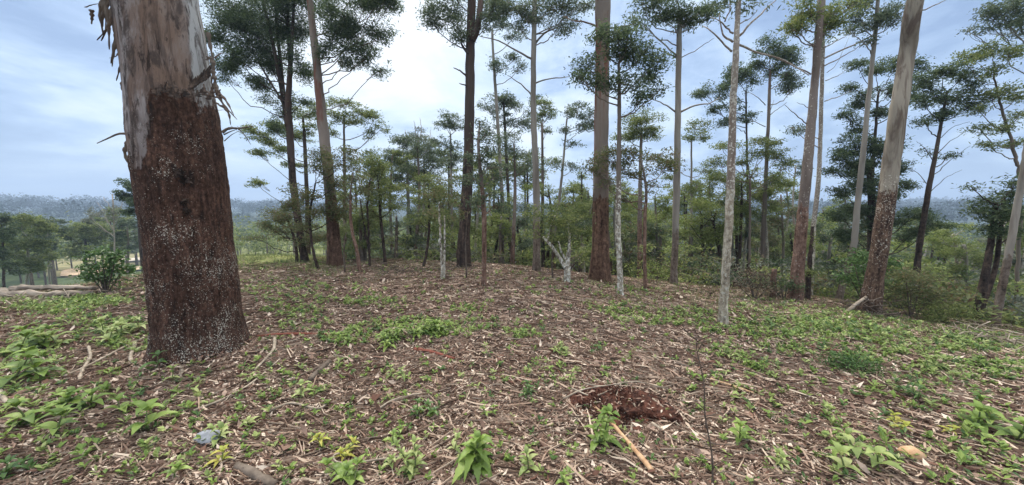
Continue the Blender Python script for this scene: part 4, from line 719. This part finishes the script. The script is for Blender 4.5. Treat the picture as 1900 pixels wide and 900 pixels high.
# ------------------------------------------------------------------ weeds
def blade_leaf(c, d, up, ln, wd, droop, n=7, serr=0.0):
    """one pointed ovate leaf: verts (3 per row), quads"""
    t = np.linspace(0, 1, n); d = unit(np.asarray(d, float)); s = unit(np.cross(d, up)); nn = unit(np.cross(s, d))
    prof = np.sin(np.pi*t**.72)**.9*wd/2; prof[0] = wd*.04; prof[-1] = 0.0005
    if serr: prof = prof*(1+serr*np.where(np.arange(n) % 2, 1, -1))
    mid = c + d*(t*ln)[:, None] - nn*0 + np.array([0, 0, -1])*(droop*ln*t**2)[:, None] + nn*(.12*ln*np.sin(np.pi*t))[:, None]
    l = mid + s*prof[:, None] + nn*(prof*.35)[:, None]; r = mid - s*prof[:, None] + nn*(prof*.35)[:, None]
    v = np.stack([l, mid, r], 1).reshape(-1, 3); i = np.arange(n-1)[:, None]*3
    q = np.concatenate([i+np.array([[0, 1, 4, 3]]), i+np.array([[1, 2, 5, 4]])]); return v, q
PL = 'leafy weeds sprouting through the litter'
def weed(label, px, py, size, mat, whorls=3, per=4, h=.5, wd=.38, serr=0.0, stems=1, droop=.35, group=None, name='weed'):
    """size = spread in photo pixels"""
    base = hit(px, py); rng = np.random.default_rng(int(px*7+py)); S = size*np.linalg.norm(base-CAM)/FPX*.64
    t = thing(name, label, 'weed', base, group or PL); F_ = Geo(); St = Geo()
    for s_ in range(stems):
        off = np.array([rng.normal(), rng.normal(), 0])*S*.22*(stems > 1); b = base+off; b[2] = gz(b[0], b[1])
        top = b + np.array([rng.normal()*.12*S, rng.normal()*.12*S, S*h]); P = spline([b-np.array([0, 0, .01]), (b+top)/2+rng.normal(size=3)*.03*S, top], 8)
        gs = Geo(); gs.add(*tube(P, np.linspace(.006, .003, 8)*(S/.25)**.5, 6)); gs.obj('stem', M['stem'], t, True, base)
        for k in range(whorls):
            f = (k+1)/whorls; c = P[int(f*7)]; a0 = rng.uniform(0, 6.28)
            for j in range(per):
                a = a0+j*2*np.pi/per+rng.normal()*.22; el = .1+.75*f*rng.uniform(.5, 1.1); L_ = S*.5*rng.uniform(.7, 1.1)*(1.1-.35*f)/(1 if stems == 1 else 1.5)
                d = np.array([math.cos(a)*math.cos(el), math.sin(a)*math.cos(el), math.sin(el)])
                v, q = blade_leaf(c+d*L_*.06, d, np.array([0, 0, 1.0]), L_, L_*wd*rng.uniform(.85, 1.15), droop*rng.uniform(.5, 1.4), 13 if serr else 8, serr); F_.add(v, q)
    o = F_.obj('foliage', M[mat], t, True, base); return t
W_ = weed
W_('big nettle-like weed with toothed drooping leaves at the bottom centre', 884, 872, 150, 'weed', 5, 6, .42, .34, .16, droop=.55)
W_('bright lime whorled weed left of the big nettle-like weed', 770, 880, 95, 'weed2', 5, 4, .8, .4, 0, 2, name='weed')
W_('tall bright weed with broad pointed leaves in front of the red soil hollow', 1098, 820, 130, 'weed', 4, 4, .62, .42, .08, 2)
W_('narrow pale green weed at the bottom edge between the two big toothed weeds', 980, 880, 75, 'weed2', 3, 4, .5, .36, .1)
W_('small weed cut by the bottom edge right of the pale narrow one', 1046, 905, 60, 'weed', 2, 4, .4, .4)
W_('low yellowish weed mat at the bottom left of the whorled weed', 615, 845, 90, 'lime', 2, 5, .28, .3, 0, 3)
W_('spreading light weed under the yellowish mat at the bottom edge', 655, 885, 110, 'weed', 2, 5, .3, .42, 0, 3)
W_('small fresh weed above the curved pale vine', 720, 868, 60, 'weed2', 2, 4, .4, .42, 0)
W_('low weed with a pair of wide leaves above the whorled weed', 735, 822, 80, 'weed', 2, 4, .35, .4, 0, 2)
W_('yellow green seedling left of the bare ground below the small log', 562, 745, 60, 'weed2', 2, 4, .5, .4)
W_('bluish star-shaped weed in the middle foreground', 795, 770, 95, 'weedd', 2, 5, .35, .34, 0, 2)
W_('greyish soft weed right of the red bark fragment, foreground centre', 727, 706, 60, 'weed2', 3, 5, .55, .36, 0, 2)
W_('thin rosette weed left of the red soil hollow', 985, 740, 75, 'weedd', 3, 6, .4, .28, 0, 2)
W_('yellowish weed at the upper left rim of the red soil hollow', 1057, 712, 50, 'weed2', 3, 4, .6, .35)
W_('small weed behind the red soil hollow', 1120, 700, 46, 'weed', 2, 5, .4, .35)
W_('large light seedling with long leaves at the lower left', 278, 805, 95, 'weed', 2, 4, .35, .44)
W_('wide leaved weed at the far left lower edge', 62, 800, 100, 'weed', 2, 5, .35, .46, 0, 2)
W_('lush bright weed cut by the left edge', 12, 728, 110, 'weed', 3, 5, .4, .44, 0, 2)
W_('round leaved green weed above the lush left edge one', 62, 650, 80, 'weed', 3, 5, .4, .5, 0, 3)
W_('low yellow green weed right of the round leaved left one', 125, 640, 85, 'weed2', 2, 5, .3, .36, 0, 4)
W_('spreading weed close to the left side of the huge trunk', 205, 632, 80, 'weed2', 2, 5, .3, .34, 0, 4)
W_('small dark weed in the litter below the huge trunk', 285, 690, 60, 'weedd', 2, 4, .5, .4)
W_('pair of upright leaves just below the huge trunk foot', 318, 712, 46, 'weed2', 2, 3, .6, .42)
W_('hanging leaf weed between the huge trunk and the left seedling', 224, 770, 60, 'weed', 2, 3, .4, .46)
W_('leafy weed beside the grey stone', 362, 830, 90, 'weed2', 2, 4, .3, .42, 0, 2)
W_('pale yellow sprig below the grey stone weed', 402, 868, 60, 'lime', 2, 5, .35, .34)
W_('weed at the bottom edge under the large light seedling', 325, 895, 60, 'weed', 2, 4, .3, .42)
W_('trailing weed at the left between the wide leaved and round leaved ones', 130, 765, 100, 'weed', 2, 5, .25, .4, 0, 3)
W_('dull mossy weed at the bottom left corner', 40, 885, 90, 'weedd', 2, 6, .25, .3, 0, 3)
W_('faint weed right of the huge trunk foot under the red bark strip', 470, 710, 50, 'weed2', 2, 4, .3, .38, 0, 2)
W_('dense green weed clump in the middle distance left of centre', 720, 640, 90, 'weed', 3, 6, .35, .3, 0, 5)
W_('dense green weed clump right of the first middle distance clump', 800, 622, 100, 'weed', 3, 6, .3, .3, 0, 6)
W_('green clump right of the red bark strip', 640, 636, 60, 'weed', 3, 6, .3, .3, 0, 4)
W_('bright clump of weeds in the open middle of the clearing', 968, 628, 54, 'weed', 3, 6, .35, .3, 0, 4)
W_('tufted weed behind the red soil hollow to the left', 1040, 655, 60, 'weed2', 2, 6, .3, .3, 0, 4)
W_('bright curled leaf weed right of the dry dead sapling', 1370, 822, 75, 'weed', 3, 4, .6, .42)
W_('lime yellow flat weed in the right foreground', 1685, 800, 60, 'lime', 2, 5, .25, .4, 0, 2)
W_('leafy green weed with trailing stems in the right foreground', 1815, 800, 100, 'weed', 3, 5, .35, .42, 0, 3)
W_('small yellow green weed between the two right foreground weeds', 1758, 805, 36, 'lime', 2, 5, .25, .4)
W_('pale weed pair at the bottom right of centre', 1600, 880, 120, 'weed2', 2, 4, .3, .44, 0, 3)
W_('long leaved weed at the bottom, right of the dry dead sapling', 1455, 870, 80, 'weed2', 2, 4, .3, .36, 0, 2)
W_('weed cut by the right edge low down', 1890, 850, 70, 'weed', 2, 5, .3, .4, 0, 2)
W_('fine leaved weed above the right foreground trailing one', 1705, 740, 60, 'weedd', 2, 6, .35, .26, 0, 3)
W_('small weed in the litter between the hollow and the low dense bush', 1405, 690, 50, 'weed', 2, 6, .35, .3, 0, 3)
W_('soft weed left of the low dense bush', 1355, 668, 56, 'weed2', 2, 6, .35, .3, 0, 3)
W_('green weed right of the low dense bush', 1745, 688, 64, 'weed2', 2, 6, .3, .3, 0, 4)
W_('green weed near the right edge at mid height of the ground', 1850, 690, 56, 'weed', 2, 6, .3, .3, 0, 4)
W_('small weed in the litter far left of the yellow seedling', 460, 790, 50, 'weed2', 2, 4, .3, .4)
W_('pointed weed left of the big nettle-like weed in the litter', 845, 840, 60, 'weed2', 2, 4, .5, .42)
W_('small weed in the litter above the big nettle-like weed', 900, 780, 60, 'weed', 2, 4, .35, .4, 0, 2)
# low ground cover nobody could count
PATCH = [(110, 572, 90, 14, 320), (180, 562, 70, 9, 240), (60, 665, 70, 26, 90), (180, 605, 80, 22, 170), (230, 640, 60, 18, 90), (560, 605, 60, 12, 60), (760, 615, 120, 18, 320), (640, 632, 50, 12, 90), (870, 605, 60, 12, 90),
         (540, 580, 60, 10, 90), (700, 565, 70, 9, 90), (600, 555, 120, 16, 150), (520, 535, 90, 16, 170), (870, 575, 40, 8, 50), (970, 620, 40, 12, 50), (1150, 575, 60, 12, 90), (1230, 592, 110, 14, 260), (1440, 612, 150, 18, 520),
         (1580, 605, 110, 24, 420), (1700, 640, 120, 24, 240), (1480, 645, 90, 16, 120), (1340, 660, 60, 14, 60), (1760, 690, 90, 16, 90), (1850, 690, 60, 16, 60), (1600, 668, 60, 14, 90), (1400, 690, 50, 14, 36), (1100, 545, 160, 8, 60), (1400, 578, 160, 10, 160),
         (1820, 640, 90, 18, 240), (740, 720, 60, 24, 14), (640, 800, 140, 50, 40), (350, 800, 120, 60, 36), (120, 780, 120, 70, 50), (1040, 690, 60, 20, 20), (500, 700, 80, 24, 24), (1620, 860, 120, 40, 24), (1700, 730, 110, 26, 40),
         (980, 700, 80, 30, 20), (780, 770, 90, 30, 26), (860, 720, 80, 30, 18), (560, 760, 100, 30, 30), (950, 850, 120, 40, 26), (1450, 780, 200, 60, 20), (650, 690, 60, 20, 14), (320, 730, 90, 40, 26), (40, 720, 50, 30, 24)]
def cover():
    rng = np.random.default_rng(8); buckets = {'weed': Geo(), 'weed2': Geo(), 'weedd': Geo()}
    spots = []
    for cx, cy, rx, ry, n in PATCH:
        for k in range(int(n*.85)):
            a = rng.uniform(0, 6.28); q = rng.uniform(0, 1)**.6; spots.append((cx+rx*q*math.cos(a), cy+ry*q*math.sin(a)*1.15))
    for k in range(2100):
        px = rng.uniform(0, 1900); ry_ = np.interp(px, [a[0] for a in RIDGE], [a[1] for a in RIDGE]); spots.append((px, ry_+6+(900-ry_)*rng.uniform(0, 1)**2.0))
    uu = np.array(spots); u = (uu[:, 0]-950)/FPX; v_ = (450-uu[:, 1])/FPX
    dy = math.cos(PITCH)+v_*math.sin(PITCH); dz = -math.sin(PITCH)+v_*math.cos(PITCH); dr = np.stack([u, dy, dz], -1)/dy[:, None]
    t = np.full(len(uu), .3); done = np.zeros(len(uu), bool)
    for _ in range(900):
        P = CAM+dr*t[:, None]; below = P[:, 2] < gz(P[:, 0], P[:, 1], False); done |= below; t = np.where(done, t, t+.016)
    P = CAM+dr*t[:, None]; P = P[done & (np.hypot(P[:, 0], P[:, 1]) < 15)]
    for p in P:
        r = math.hypot(p[0], p[1]); s = rng.uniform(.02, .05)*(1+.05*r)*(.8 if r < 3 else 1); k = rng.integers(5, 9); c = p+np.array([0, 0, 0]); c[2] = gz(c[0], c[1])
        a = rng.uniform(0, 6.28, k); el = rng.uniform(.05, .9, k); d = np.stack([np.cos(a)*np.cos(el), np.sin(a)*np.cos(el), np.sin(el)], -1)
        h = rng.uniform(.2, 1.0, k)[:, None]*np.array([0, 0, s*1.1]); b = c+h*1.0; sd = unit(np.cross(d, [0, 0, 1.0])); w2 = s*rng.uniform(.16, .3)
        m = b+d*s*.5+np.array([0, 0, s*.12]); e = b+d*s
        V = np.stack([b, m+sd*w2, e, m-sd*w2], 1).reshape(-1, 3)
        mk = rng.choice(['weed', 'weed2', 'weedd'], p=[.5, .3, .2]); buckets[mk].add(V, np.arange(4*k).reshape(k, 4))
    for mk, g in buckets.items():
        tag(g.obj('ground_cover', M[mk]), {'weed': 'fresh green', 'weed2': 'pale green', 'weedd': 'deep green'}[mk]+' low weeds spread thinly over the clearing', 'ground cover', kind='stuff')
    # fine grass on the bank and along the crest
    G = Geo(); n = 60000; th = rng.uniform(-1.1, 1.1, n); rc = np.interp(th, _th, _rr); r = rc*rng.uniform(.62, 1.12, n); px = 950+FPX*np.tan(th)
    x, y = r*np.sin(th), r*np.cos(th)
    pk = np.interp(px, [0, 280, 420, 560, 640, 900, 1150, 1400, 1600, 1900], [.5, .5, 1, 1, .5, .1, .2, .4, .5, .8])*np.clip((r/rc-.62)*3, 0, 1)+.5*((px > 430) & (px < 620) & (r/rc > .72)); k = (rng.random(n) < pk) & (fbm(x*.8, y*.8, 9., 3) > -.25)
    x, y, r = x[k], y[k], r[k]; m = len(x); c = np.stack([x, y, gz(x, y)], -1); a = rng.uniform(0, 6.28, m); w2 = np.stack([np.cos(a), np.sin(a), 0*a], -1)*.007
    tip = c+np.stack([rng.normal(size=m)*.04, rng.normal(size=m)*.04, rng.uniform(.04, .13, m)], -1)
    V = np.stack([c-w2, c+w2, tip], 1).reshape(-1, 3); G.add(V, t=np.arange(3*m).reshape(m, 3))
    gm = leaf_mat('short_grass', [(.08, .11, .04), (.13, .17, .06), (.20, .24, .09), (.26, .25, .12)], .3)
    tag(G.obj('grass', gm), 'short grass along the crest and on the left bank', 'grass', kind='stuff')
cover()
# ------------------------------------------------------------------ sticks, logs, stones, hollow
def stick(name, label, cat, px, w0, w1, mat, lift=.02, sides=8, pitch_up=None, group=None, rough=.12):
    """px: list of photo pixels (x, y[, height above ground])"""
    P = []
    for q in px:
        p = hit(q[0], q[1]) if len(q) < 3 else None
        if p is None: p = at(q[0], q[1], q[2])
        else: p = p+np.array([0, 0, lift])
        P.append(p)
    S = spline(P, max(10, 5*len(P))); k = np.linalg.norm(P[0]-CAM)/FPX/2*.85; rad = np.linspace(w0*k, w1*k, len(S))
    b = rad[:, None]*rough*2*vnoise(np.arange(sides)[None, :]*1.3, np.arange(len(S))[:, None]*.7, px[0][0])
    base = P[0].copy(); g = Geo(); v, q, t = tube(S, rad, sides, b); g.add(v, q, t)
    o = g.obj(name, M[mat], None, True, base); o.location = base
    return tag(o, label, cat, group)
stick('stick', 'peeled orange tan stick lying across the foreground below the red soil hollow', 'stick', [(1096, 757), (1130, 790), (1168, 835), (1210, 886)], 6, 8, 'tan', .035)
stick('vine', 'curved pale vine snaking along the bottom edge among the weeds', 'vine', [(750, 862), (700, 868), (650, 874), (625, 872), (620, 862), (632, 855)], 4, 3, 'greytwig', .05, 6)
stick('log', 'thick grey branch end poking in at the bottom edge left of centre', 'log', [(440, 872), (470, 886), (510, 908)], 12, 15, 'twig', .02)
stick('log', 'flat grey log cut by the bottom edge below the curved vine', 'log', [(520, 905), (560, 898), (600, 903)], 10, 9, 'greytwig', .01)
stick('stick', 'short stout red brown branch piece lying right of the huge trunk', 'stick', [(575, 712), (592, 694), (612, 676)], 9, 10, 'twig', .03)
stick('bark_strip', 'long dark red strip of bark lying right of the huge trunk foot', 'bark', [(476, 628), (520, 624), (570, 623), (615, 625)], 6, 5, 'redbark', .02)
stick('bark_strip', 'dark red shed bark piece left of the first red strip centre, on open litter', 'bark', [(768, 652), (800, 657), (842, 670)], 9, 7, 'redbark', .02)
stick('stick', 'pale straight stick lying in the litter right of the dry dead sapling', 'stick', [(1318, 708), (1345, 716), (1398, 734)], 5, 4, 'tan', .02)
stick('root', 'crooked pale surface root left of the huge trunk foot', 'root', [(252, 640), (243, 668), (250, 680), (262, 690)], 5, 3, 'greytwig', .02, 6)
stick('root', 'pale curved root emerging in front of the huge trunk', 'root', [(305, 668), (322, 676), (338, 690), (336, 704)], 6, 4, 'greytwig', .02, 6)
stick('root', 'forked pale root right of the huge trunk foot', 'root', [(510, 632), (508, 652), (492, 672), (472, 692)], 6, 3, 'greytwig', .025, 6)
stick('stick', 'long thin grey stick running from the left root toward the lower left corner', 'stick', [(268, 632), (225, 652), (180, 676), (120, 704)], 4, 3, 'greytwig', .03, 6)
stick('stick', 'thin grey stick leaning over the round leaved left weed', 'stick', [(165, 648), (168, 668), (155, 690), (148, 712)], 4, 3, 'greytwig', .03, 6)
stick('vine', 'pale bent vine under the lush left edge weed', 'vine', [(0, 732), (12, 752), (32, 762), (55, 770)], 5, 3, 'greytwig', .03, 6)
stick('stick', 'slim grey stick beside the bright seedling in the lower middle', 'stick', [(500, 770), (540, 755), (590, 765), (612, 752)], 5, 3, 'greytwig', .03, 6)
stick('stick', 'thin pale stick crossing the centre foreground litter', 'stick', [(700, 768), (725, 752), (755, 742), (790, 736)], 5, 3, 'greytwig', .03, 6)
stick('stick', 'grey twig pointing at the huge trunk from the right', 'stick', [(360, 770), (420, 745), (470, 715), (520, 672)], 4, 3, 'greytwig', .03, 6)
stick('branch', 'white weathered branch leaning against the foot of the thick pale right-hand trunk', 'branch', [(1570, 582), (1582, 570, None) if False else (1571, 581), (1590, 563, hit(1600, 584)[1]), (1618, 544, hit(1600, 584)[1]+.1)], 7, 4, 'greytwig', .02, 6)
stick('branch', 'bare grey branch propped on the foot of the leaning reddish trunk', 'branch', [(1440, 552), (1455, 534, hit(1460, 556)[1]), (1464, 520, hit(1470, 556)[1])], 5, 3, 'greytwig', .02, 6)
def post():
    b = hit(1435, 556); d = b[1]; g = Geo(); g.add(*tube(spline([b-np.array([0, 0, .1]), at(1434, 530, d), at(1437, 499, d)], 10), np.linspace(.065, .045, 10), 9, .012*vnoise(np.arange(9)[None, :]*1.7, np.arange(10)[:, None]*1.1)))
    o = g.obj('tree_stump', M['bk_brown'], None, True, b); o.location = b; tag(o, 'upright rusty brown stump post left of the leaning reddish trunk', 'stump')
post()
def dead_sapling():
    b = hit(1322, 905); t = thing('dead_sapling', 'dry leafless dark sapling standing upright in the right foreground', 'sapling', b); d = b[1]
    g = Geo(); P = spline([b, at(1321, 845, d), at(1308, 770, d), at(1306, 710, d), at(1293, 650, d), at(1294, 625, d)], 24); g.add(*tube(P, np.linspace(.0062, .0016, 24)+.0008*np.sin(np.arange(24)*2.3), 7)); g.obj('stem', M['twig'], t, True, b)
    for k in range(16):
        a = P[min(22, 2+int(k*1.4))]; g = Geo(); e = a+np.array([R.choice([-1, 1])*R.uniform(.05, .18), R.normal()*.05, R.uniform(.02, .12)]); g.add(*tube(spline([a, (a+e)/2+R.normal(size=3)*.008, e], 5), np.linspace(.0028, .0012, 5), 5)); g.obj('twig', M['twig'], t, True, b)
dead_sapling()
for i, (px, py, hh, lab) in enumerate([(640, 500, 70, 'thin dark stake-like sapling in front of the red-footed brown trunk'), (866, 512, 120, 'thin dark leafless stem in front of the dark forked trunk'), (1026, 512, 55, 'short dark leafless stem left of the forked lichened tree')]):
    b = hit(px, py+6); d = b[1]; g = Geo(); g.add(*tube(spline([b-np.array([0, 0, .03]), at(px-2, py-hh*.5, d), at(px+2, py-hh, d)], 10), np.linspace(.022, .008, 10), 7)); o = g.obj('dead_sapling', M['twig'], None, True, b); o.location = b; tag(o, lab, 'sapling')
def stone(px, py, sz, lab, mat='stone'):
    b = hit(px, py); s = sz*np.linalg.norm(b-CAM)/FPX*.5
    th, ph = np.meshgrid(np.linspace(0, np.pi, 14), np.linspace(0, 2*np.pi, 20, endpoint=False), indexing='ij')
    u = np.stack([np.sin(th)*np.cos(ph), np.sin(th)*np.sin(ph), np.cos(th)], -1).reshape(-1, 3); r = s*(1+.3*fbm(u[:, 0]*1.3+px, u[:, 1]*1.3, u[:, 2]*1.3, 3)); v = u*r[:, None]*np.array([1, .8, .62])+b+np.array([0, 0, s*.22])
    i = np.arange(13)[:, None]*20; j = np.arange(20)[None]; j2 = (j+1) % 20
    o = mesh_obj('stone', v, [np.stack([i+j, i+20+j, i+20+j2, i+j2], -1).reshape(-1, 4)], M[mat], None, True, b); o.location = b; tag(o, lab, 'stone')
stone(388, 818, 30, 'blue grey stone half hidden by weeds at the lower left')
stone(1690, 848, 24, 'flat pale orange stone in the right foreground litter', 'tan')
def hollow():
    b = hit(1160, 775); t = thing('uprooted_stump', 'rotted uprooted stump with crumbly red soil over a dark hollow in the foreground', 'stump', b)
    k = np.linalg.norm(b-CAM)/FPX
    nx, ny = 110, 70; x, y = np.meshgrid(np.linspace(-1, 1, nx), np.linspace(-1, 1, ny), indexing='ij')
    rx, ry = 92*k, .27; q2_ = x**2+y**2; env = np.clip(1-q2_, 0, 1)
    rag = 1+.45*fbm(np.arctan2(y, x)*1.3+2, q2_*1.2, 3., 3)
    h = np.clip(env*rag, 0, 1)**.45*(.085+.05*fbm(x*2.6+3, y*2.2, 1., 4)) + (.045*fbm(x*8, y*6, 2., 4) + .03*np.abs(fbm(x*17, y*13, 5., 3)))*np.clip(env*3, 0, 1)
    pit = np.exp(-((x-.28)**2/.14+(y+.55)**2/.05)) + .9*np.exp(-((x+.62)**2/.06+(y+.35)**2/.05)); h -= .20*pit
    X = b[0]+x*rx; Y_ = b[1]+.10+y*ry*1.1-.06*x; Z_ = gz(X, Y_)+h-.006-.14*np.clip(q2_-.97, 0, 1)
    ov = np.clip(h/.1, 0, 1.4); Y_ = Y_-.10*ov*np.exp(-((y+.3)/.35)**2)
    i = np.arange(nx-1)[:, None]*ny; j = np.arange(ny-1)[None]; q = np.stack([i+j, i+ny+j, i+ny+j+1, i+j+1], -1).reshape(-1, 4)
    V = np.stack([X, Y_, Z_], -1).reshape(-1, 3); keep = ((x**2+y**2) < 1.1).ravel(); q = q[keep[q].all(1)]
    mesh_obj('soil_mound', V, [q], M['soil'], t, True, b)
    gl = Geo(); nq = 260; ax = R.uniform(-.95, .95, nq); ay = R.uniform(-.6, .95, nq); ix = ((ax+1)/2*(nx-1)).astype(int); iy = ((ay+1)/2*(ny-1)).astype(int)
    cc = np.stack([X[ix, iy], Y_[ix, iy], Z_[ix, iy]+.008], -1)[(ax**2+ay**2) < .9]; vv_, qq_ = leaf_quads(cc, .045, .012, 1.2, droop=0); gl.add(vv_, qq_); gl.obj('fallen_leaves', mlit, t, False, b)['kind'] = 'stuff'
    # near-black sheets: shade of the hollow under the overhang, painted as colour
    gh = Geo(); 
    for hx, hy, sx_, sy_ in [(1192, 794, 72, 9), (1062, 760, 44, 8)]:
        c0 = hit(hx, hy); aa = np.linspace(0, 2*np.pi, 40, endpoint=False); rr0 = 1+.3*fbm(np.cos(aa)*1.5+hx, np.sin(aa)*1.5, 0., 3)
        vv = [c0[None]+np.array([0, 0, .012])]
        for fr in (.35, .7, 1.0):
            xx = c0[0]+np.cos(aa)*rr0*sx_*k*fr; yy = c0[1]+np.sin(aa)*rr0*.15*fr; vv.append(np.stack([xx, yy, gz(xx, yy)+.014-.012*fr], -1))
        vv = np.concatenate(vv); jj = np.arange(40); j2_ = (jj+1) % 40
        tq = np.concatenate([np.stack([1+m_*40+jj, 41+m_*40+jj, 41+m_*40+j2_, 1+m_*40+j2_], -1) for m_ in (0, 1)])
        g_ = Geo(); g_.add(vv, tq, np.stack([jj*0, 1+jj, 1+j2_], -1)); g_.obj('hollow_shade', simple_mat('hollow_shade_dark', (.010, .007, .006), (.045, .026, .02), 25, bump=.9), t, True, b)
    g = Geo(); n = 1600; a = R.uniform(0, 6.28, n); rr = R.uniform(0, 1.35, n)**.6; cx, cy = b[0]+np.cos(a)*rr*rx*.95, b[1]+.12+np.sin(a)*rr*ry
    # crumbs of soil
    c = np.stack([cx, cy, gz(cx, cy)+R.uniform(.02, .13, n)*np.clip(1-rr**2, 0, 1)+.012], -1); v, q2 = leaf_quads(c, .024, .018, 0); g.add(v, q2); g.obj('soil_crumbs', M['soil'], t, False, b)['kind'] = 'stuff'
    for pth, w0 in [([(1045, 740), (1075, 725), (1105, 718), (1150, 712)], 4), ([(1060, 720), (1100, 735), (1135, 722)], 4), ([(1085, 712), (1120, 716), (1180, 708), (1240, 722)], 3), ([(1143, 750), (1145, 732), (1152, 712)], 5), ([(1210, 785), (1232, 802), (1255, 820)], 6),
                    ([(1062, 760), (1082, 752), (1120, 745), (1160, 750)], 4), ([(1210, 740), (1235, 760), (1255, 785), (1280, 806)], 5), ([(1170, 740), (1185, 765), (1192, 775)], 5), ([(1052, 770), (1075, 790), (1090, 806)], 4), ([(1171, 805), (1172, 785), (1170, 775)], 5), ([(1240, 790), (1262, 796), (1285, 792)], 3)]:
        P = [at(a_, b_, b[1]-.18+(800-b_)*.0052) for a_, b_ in pth]
        for p in P: p[2] = max(p[2], gz(p[0], p[1])+.02)
        gg = Geo(); gg.add(*tube(spline(P, 10), np.linspace(w0, w0*.5, 10)*k*.45, 6)); gg.obj('root', M['greytwig'], t, True, b)
hollow()
# felled logs at the left crest
for i, (pth, w0, w1, lab) in enumerate([([(-40, 549), (60, 546), (170, 548)], 15, 10, 'long grey felled log nearest the camera at the left edge of the clearing'), ([(20, 536), (100, 533), (178, 536)], 9, 7, 'grey felled log just behind the nearest one at the left'), ([(90, 543), (140, 538), (200, 531)], 8, 5, 'thin felled log slanting across the end of the long ones'),
                                        ([(-20, 556), (40, 558), (78, 553)], 12, 8, 'short pale log lying in front of the long felled log at the left edge'), ([(60, 527), (110, 524), (150, 526)], 6, 5, 'farthest small felled log below the broadleaf shrub')]):
    d = 6.7 + i*.35; P = [at(a, b, d) for a, b in pth]
    k = d/FPX*.5*1.0
    for p in P: p[2] = max(gz(p[0], p[1])+w0*k*.8, p[2] if i < 2 else -9)
    S = spline(P, 24); S[:, 2] = S[:, 2].mean()*.6+S[:, 2]*.4; b = P[0].copy(); S[1:-1] += R.normal(size=(22, 3))*.012; g = Geo(); g.add(*tube(S, np.linspace(w0*k, w1*k, 24), 12, .022*vnoise(np.arange(12)[None]*1.1, np.arange(24)[:, None]*.6, i)))
    o = g.obj('felled_log', M['log'], None, True, b); o.location = b; tag(o, lab, 'log', 'felled logs at the left crest')
# brush heap
def brush(px, py, sx, n, lab, h=.4, mat='twig'):
    b = hit(px, py); t = Geo(); k = b[1]/FPX
    for i in range(n):
        c = b+np.array([R.normal()*sx*k*.4, R.normal()*.25, R.uniform(.0, h)*(R.random())]); a = R.uniform(0, 6.28); L_ = R.uniform(.15, .5); dv = np.array([math.cos(a), math.sin(a)*.6, R.normal()*.35])*L_/2
        t.add(*tube(spline([c-dv, c+R.normal(size=3)*.03, c+dv], 5), np.linspace(.010, .004, 5)*R.uniform(.5, 1.3), 4))
    o = t.obj('brush_heap', M[mat], None, True, b); o.location = b; tag(o, lab, 'brush heap', kind='stuff')
brush(1606, 582, 42, 130, 'heap of dark brush at the foot of the thick pale right-hand trunk', .55)
brush(1848, 640, 70, 110, 'long low heap of cut grass and twigs near the right edge crest', .25, 'greytwig')
brush(830, 502, 90, 90, 'low line of dry brush along the crest around the dark forked trunk', .2)
brush(728, 506, 60, 60, 'dark heap of twigs at the foot of the straight dark sapling', .25)
brush(110, 560, 110, 120, 'scattered grey brush in front of the felled logs', .16, 'greytwig')
# ------------------------------------------------------------------ haze
def haze():
    m, t, o = newmat('haze_air'); p = NN(t, 'ShaderNodeVolumePrincipled'); p.inputs['Density'].default_value = HAZE; p.inputs['Color'].default_value = (.55, .72, .98, 1); p.inputs['Anisotropy'].default_value = .2
    t.links.new(p.outputs[0], o.inputs['Volume'])
    x, y0, y1, z0, z1 = 1700, -1700, 1700, -60, 90
    v = [(sx*x, yy, zz_) for zz_ in (z0, z1) for yy in (y0, y1) for sx in (-1, 1)]
    tag(mesh_obj('haze', v, [np.array([[0, 2, 3, 1], [4, 5, 7, 6], [0, 1, 5, 4], [2, 6, 7, 3], [0, 4, 6, 2], [1, 3, 7, 5]])], m), 'bluish haze filling the air over the valley', 'haze', kind='stuff')
HAZE = .0012
haze()
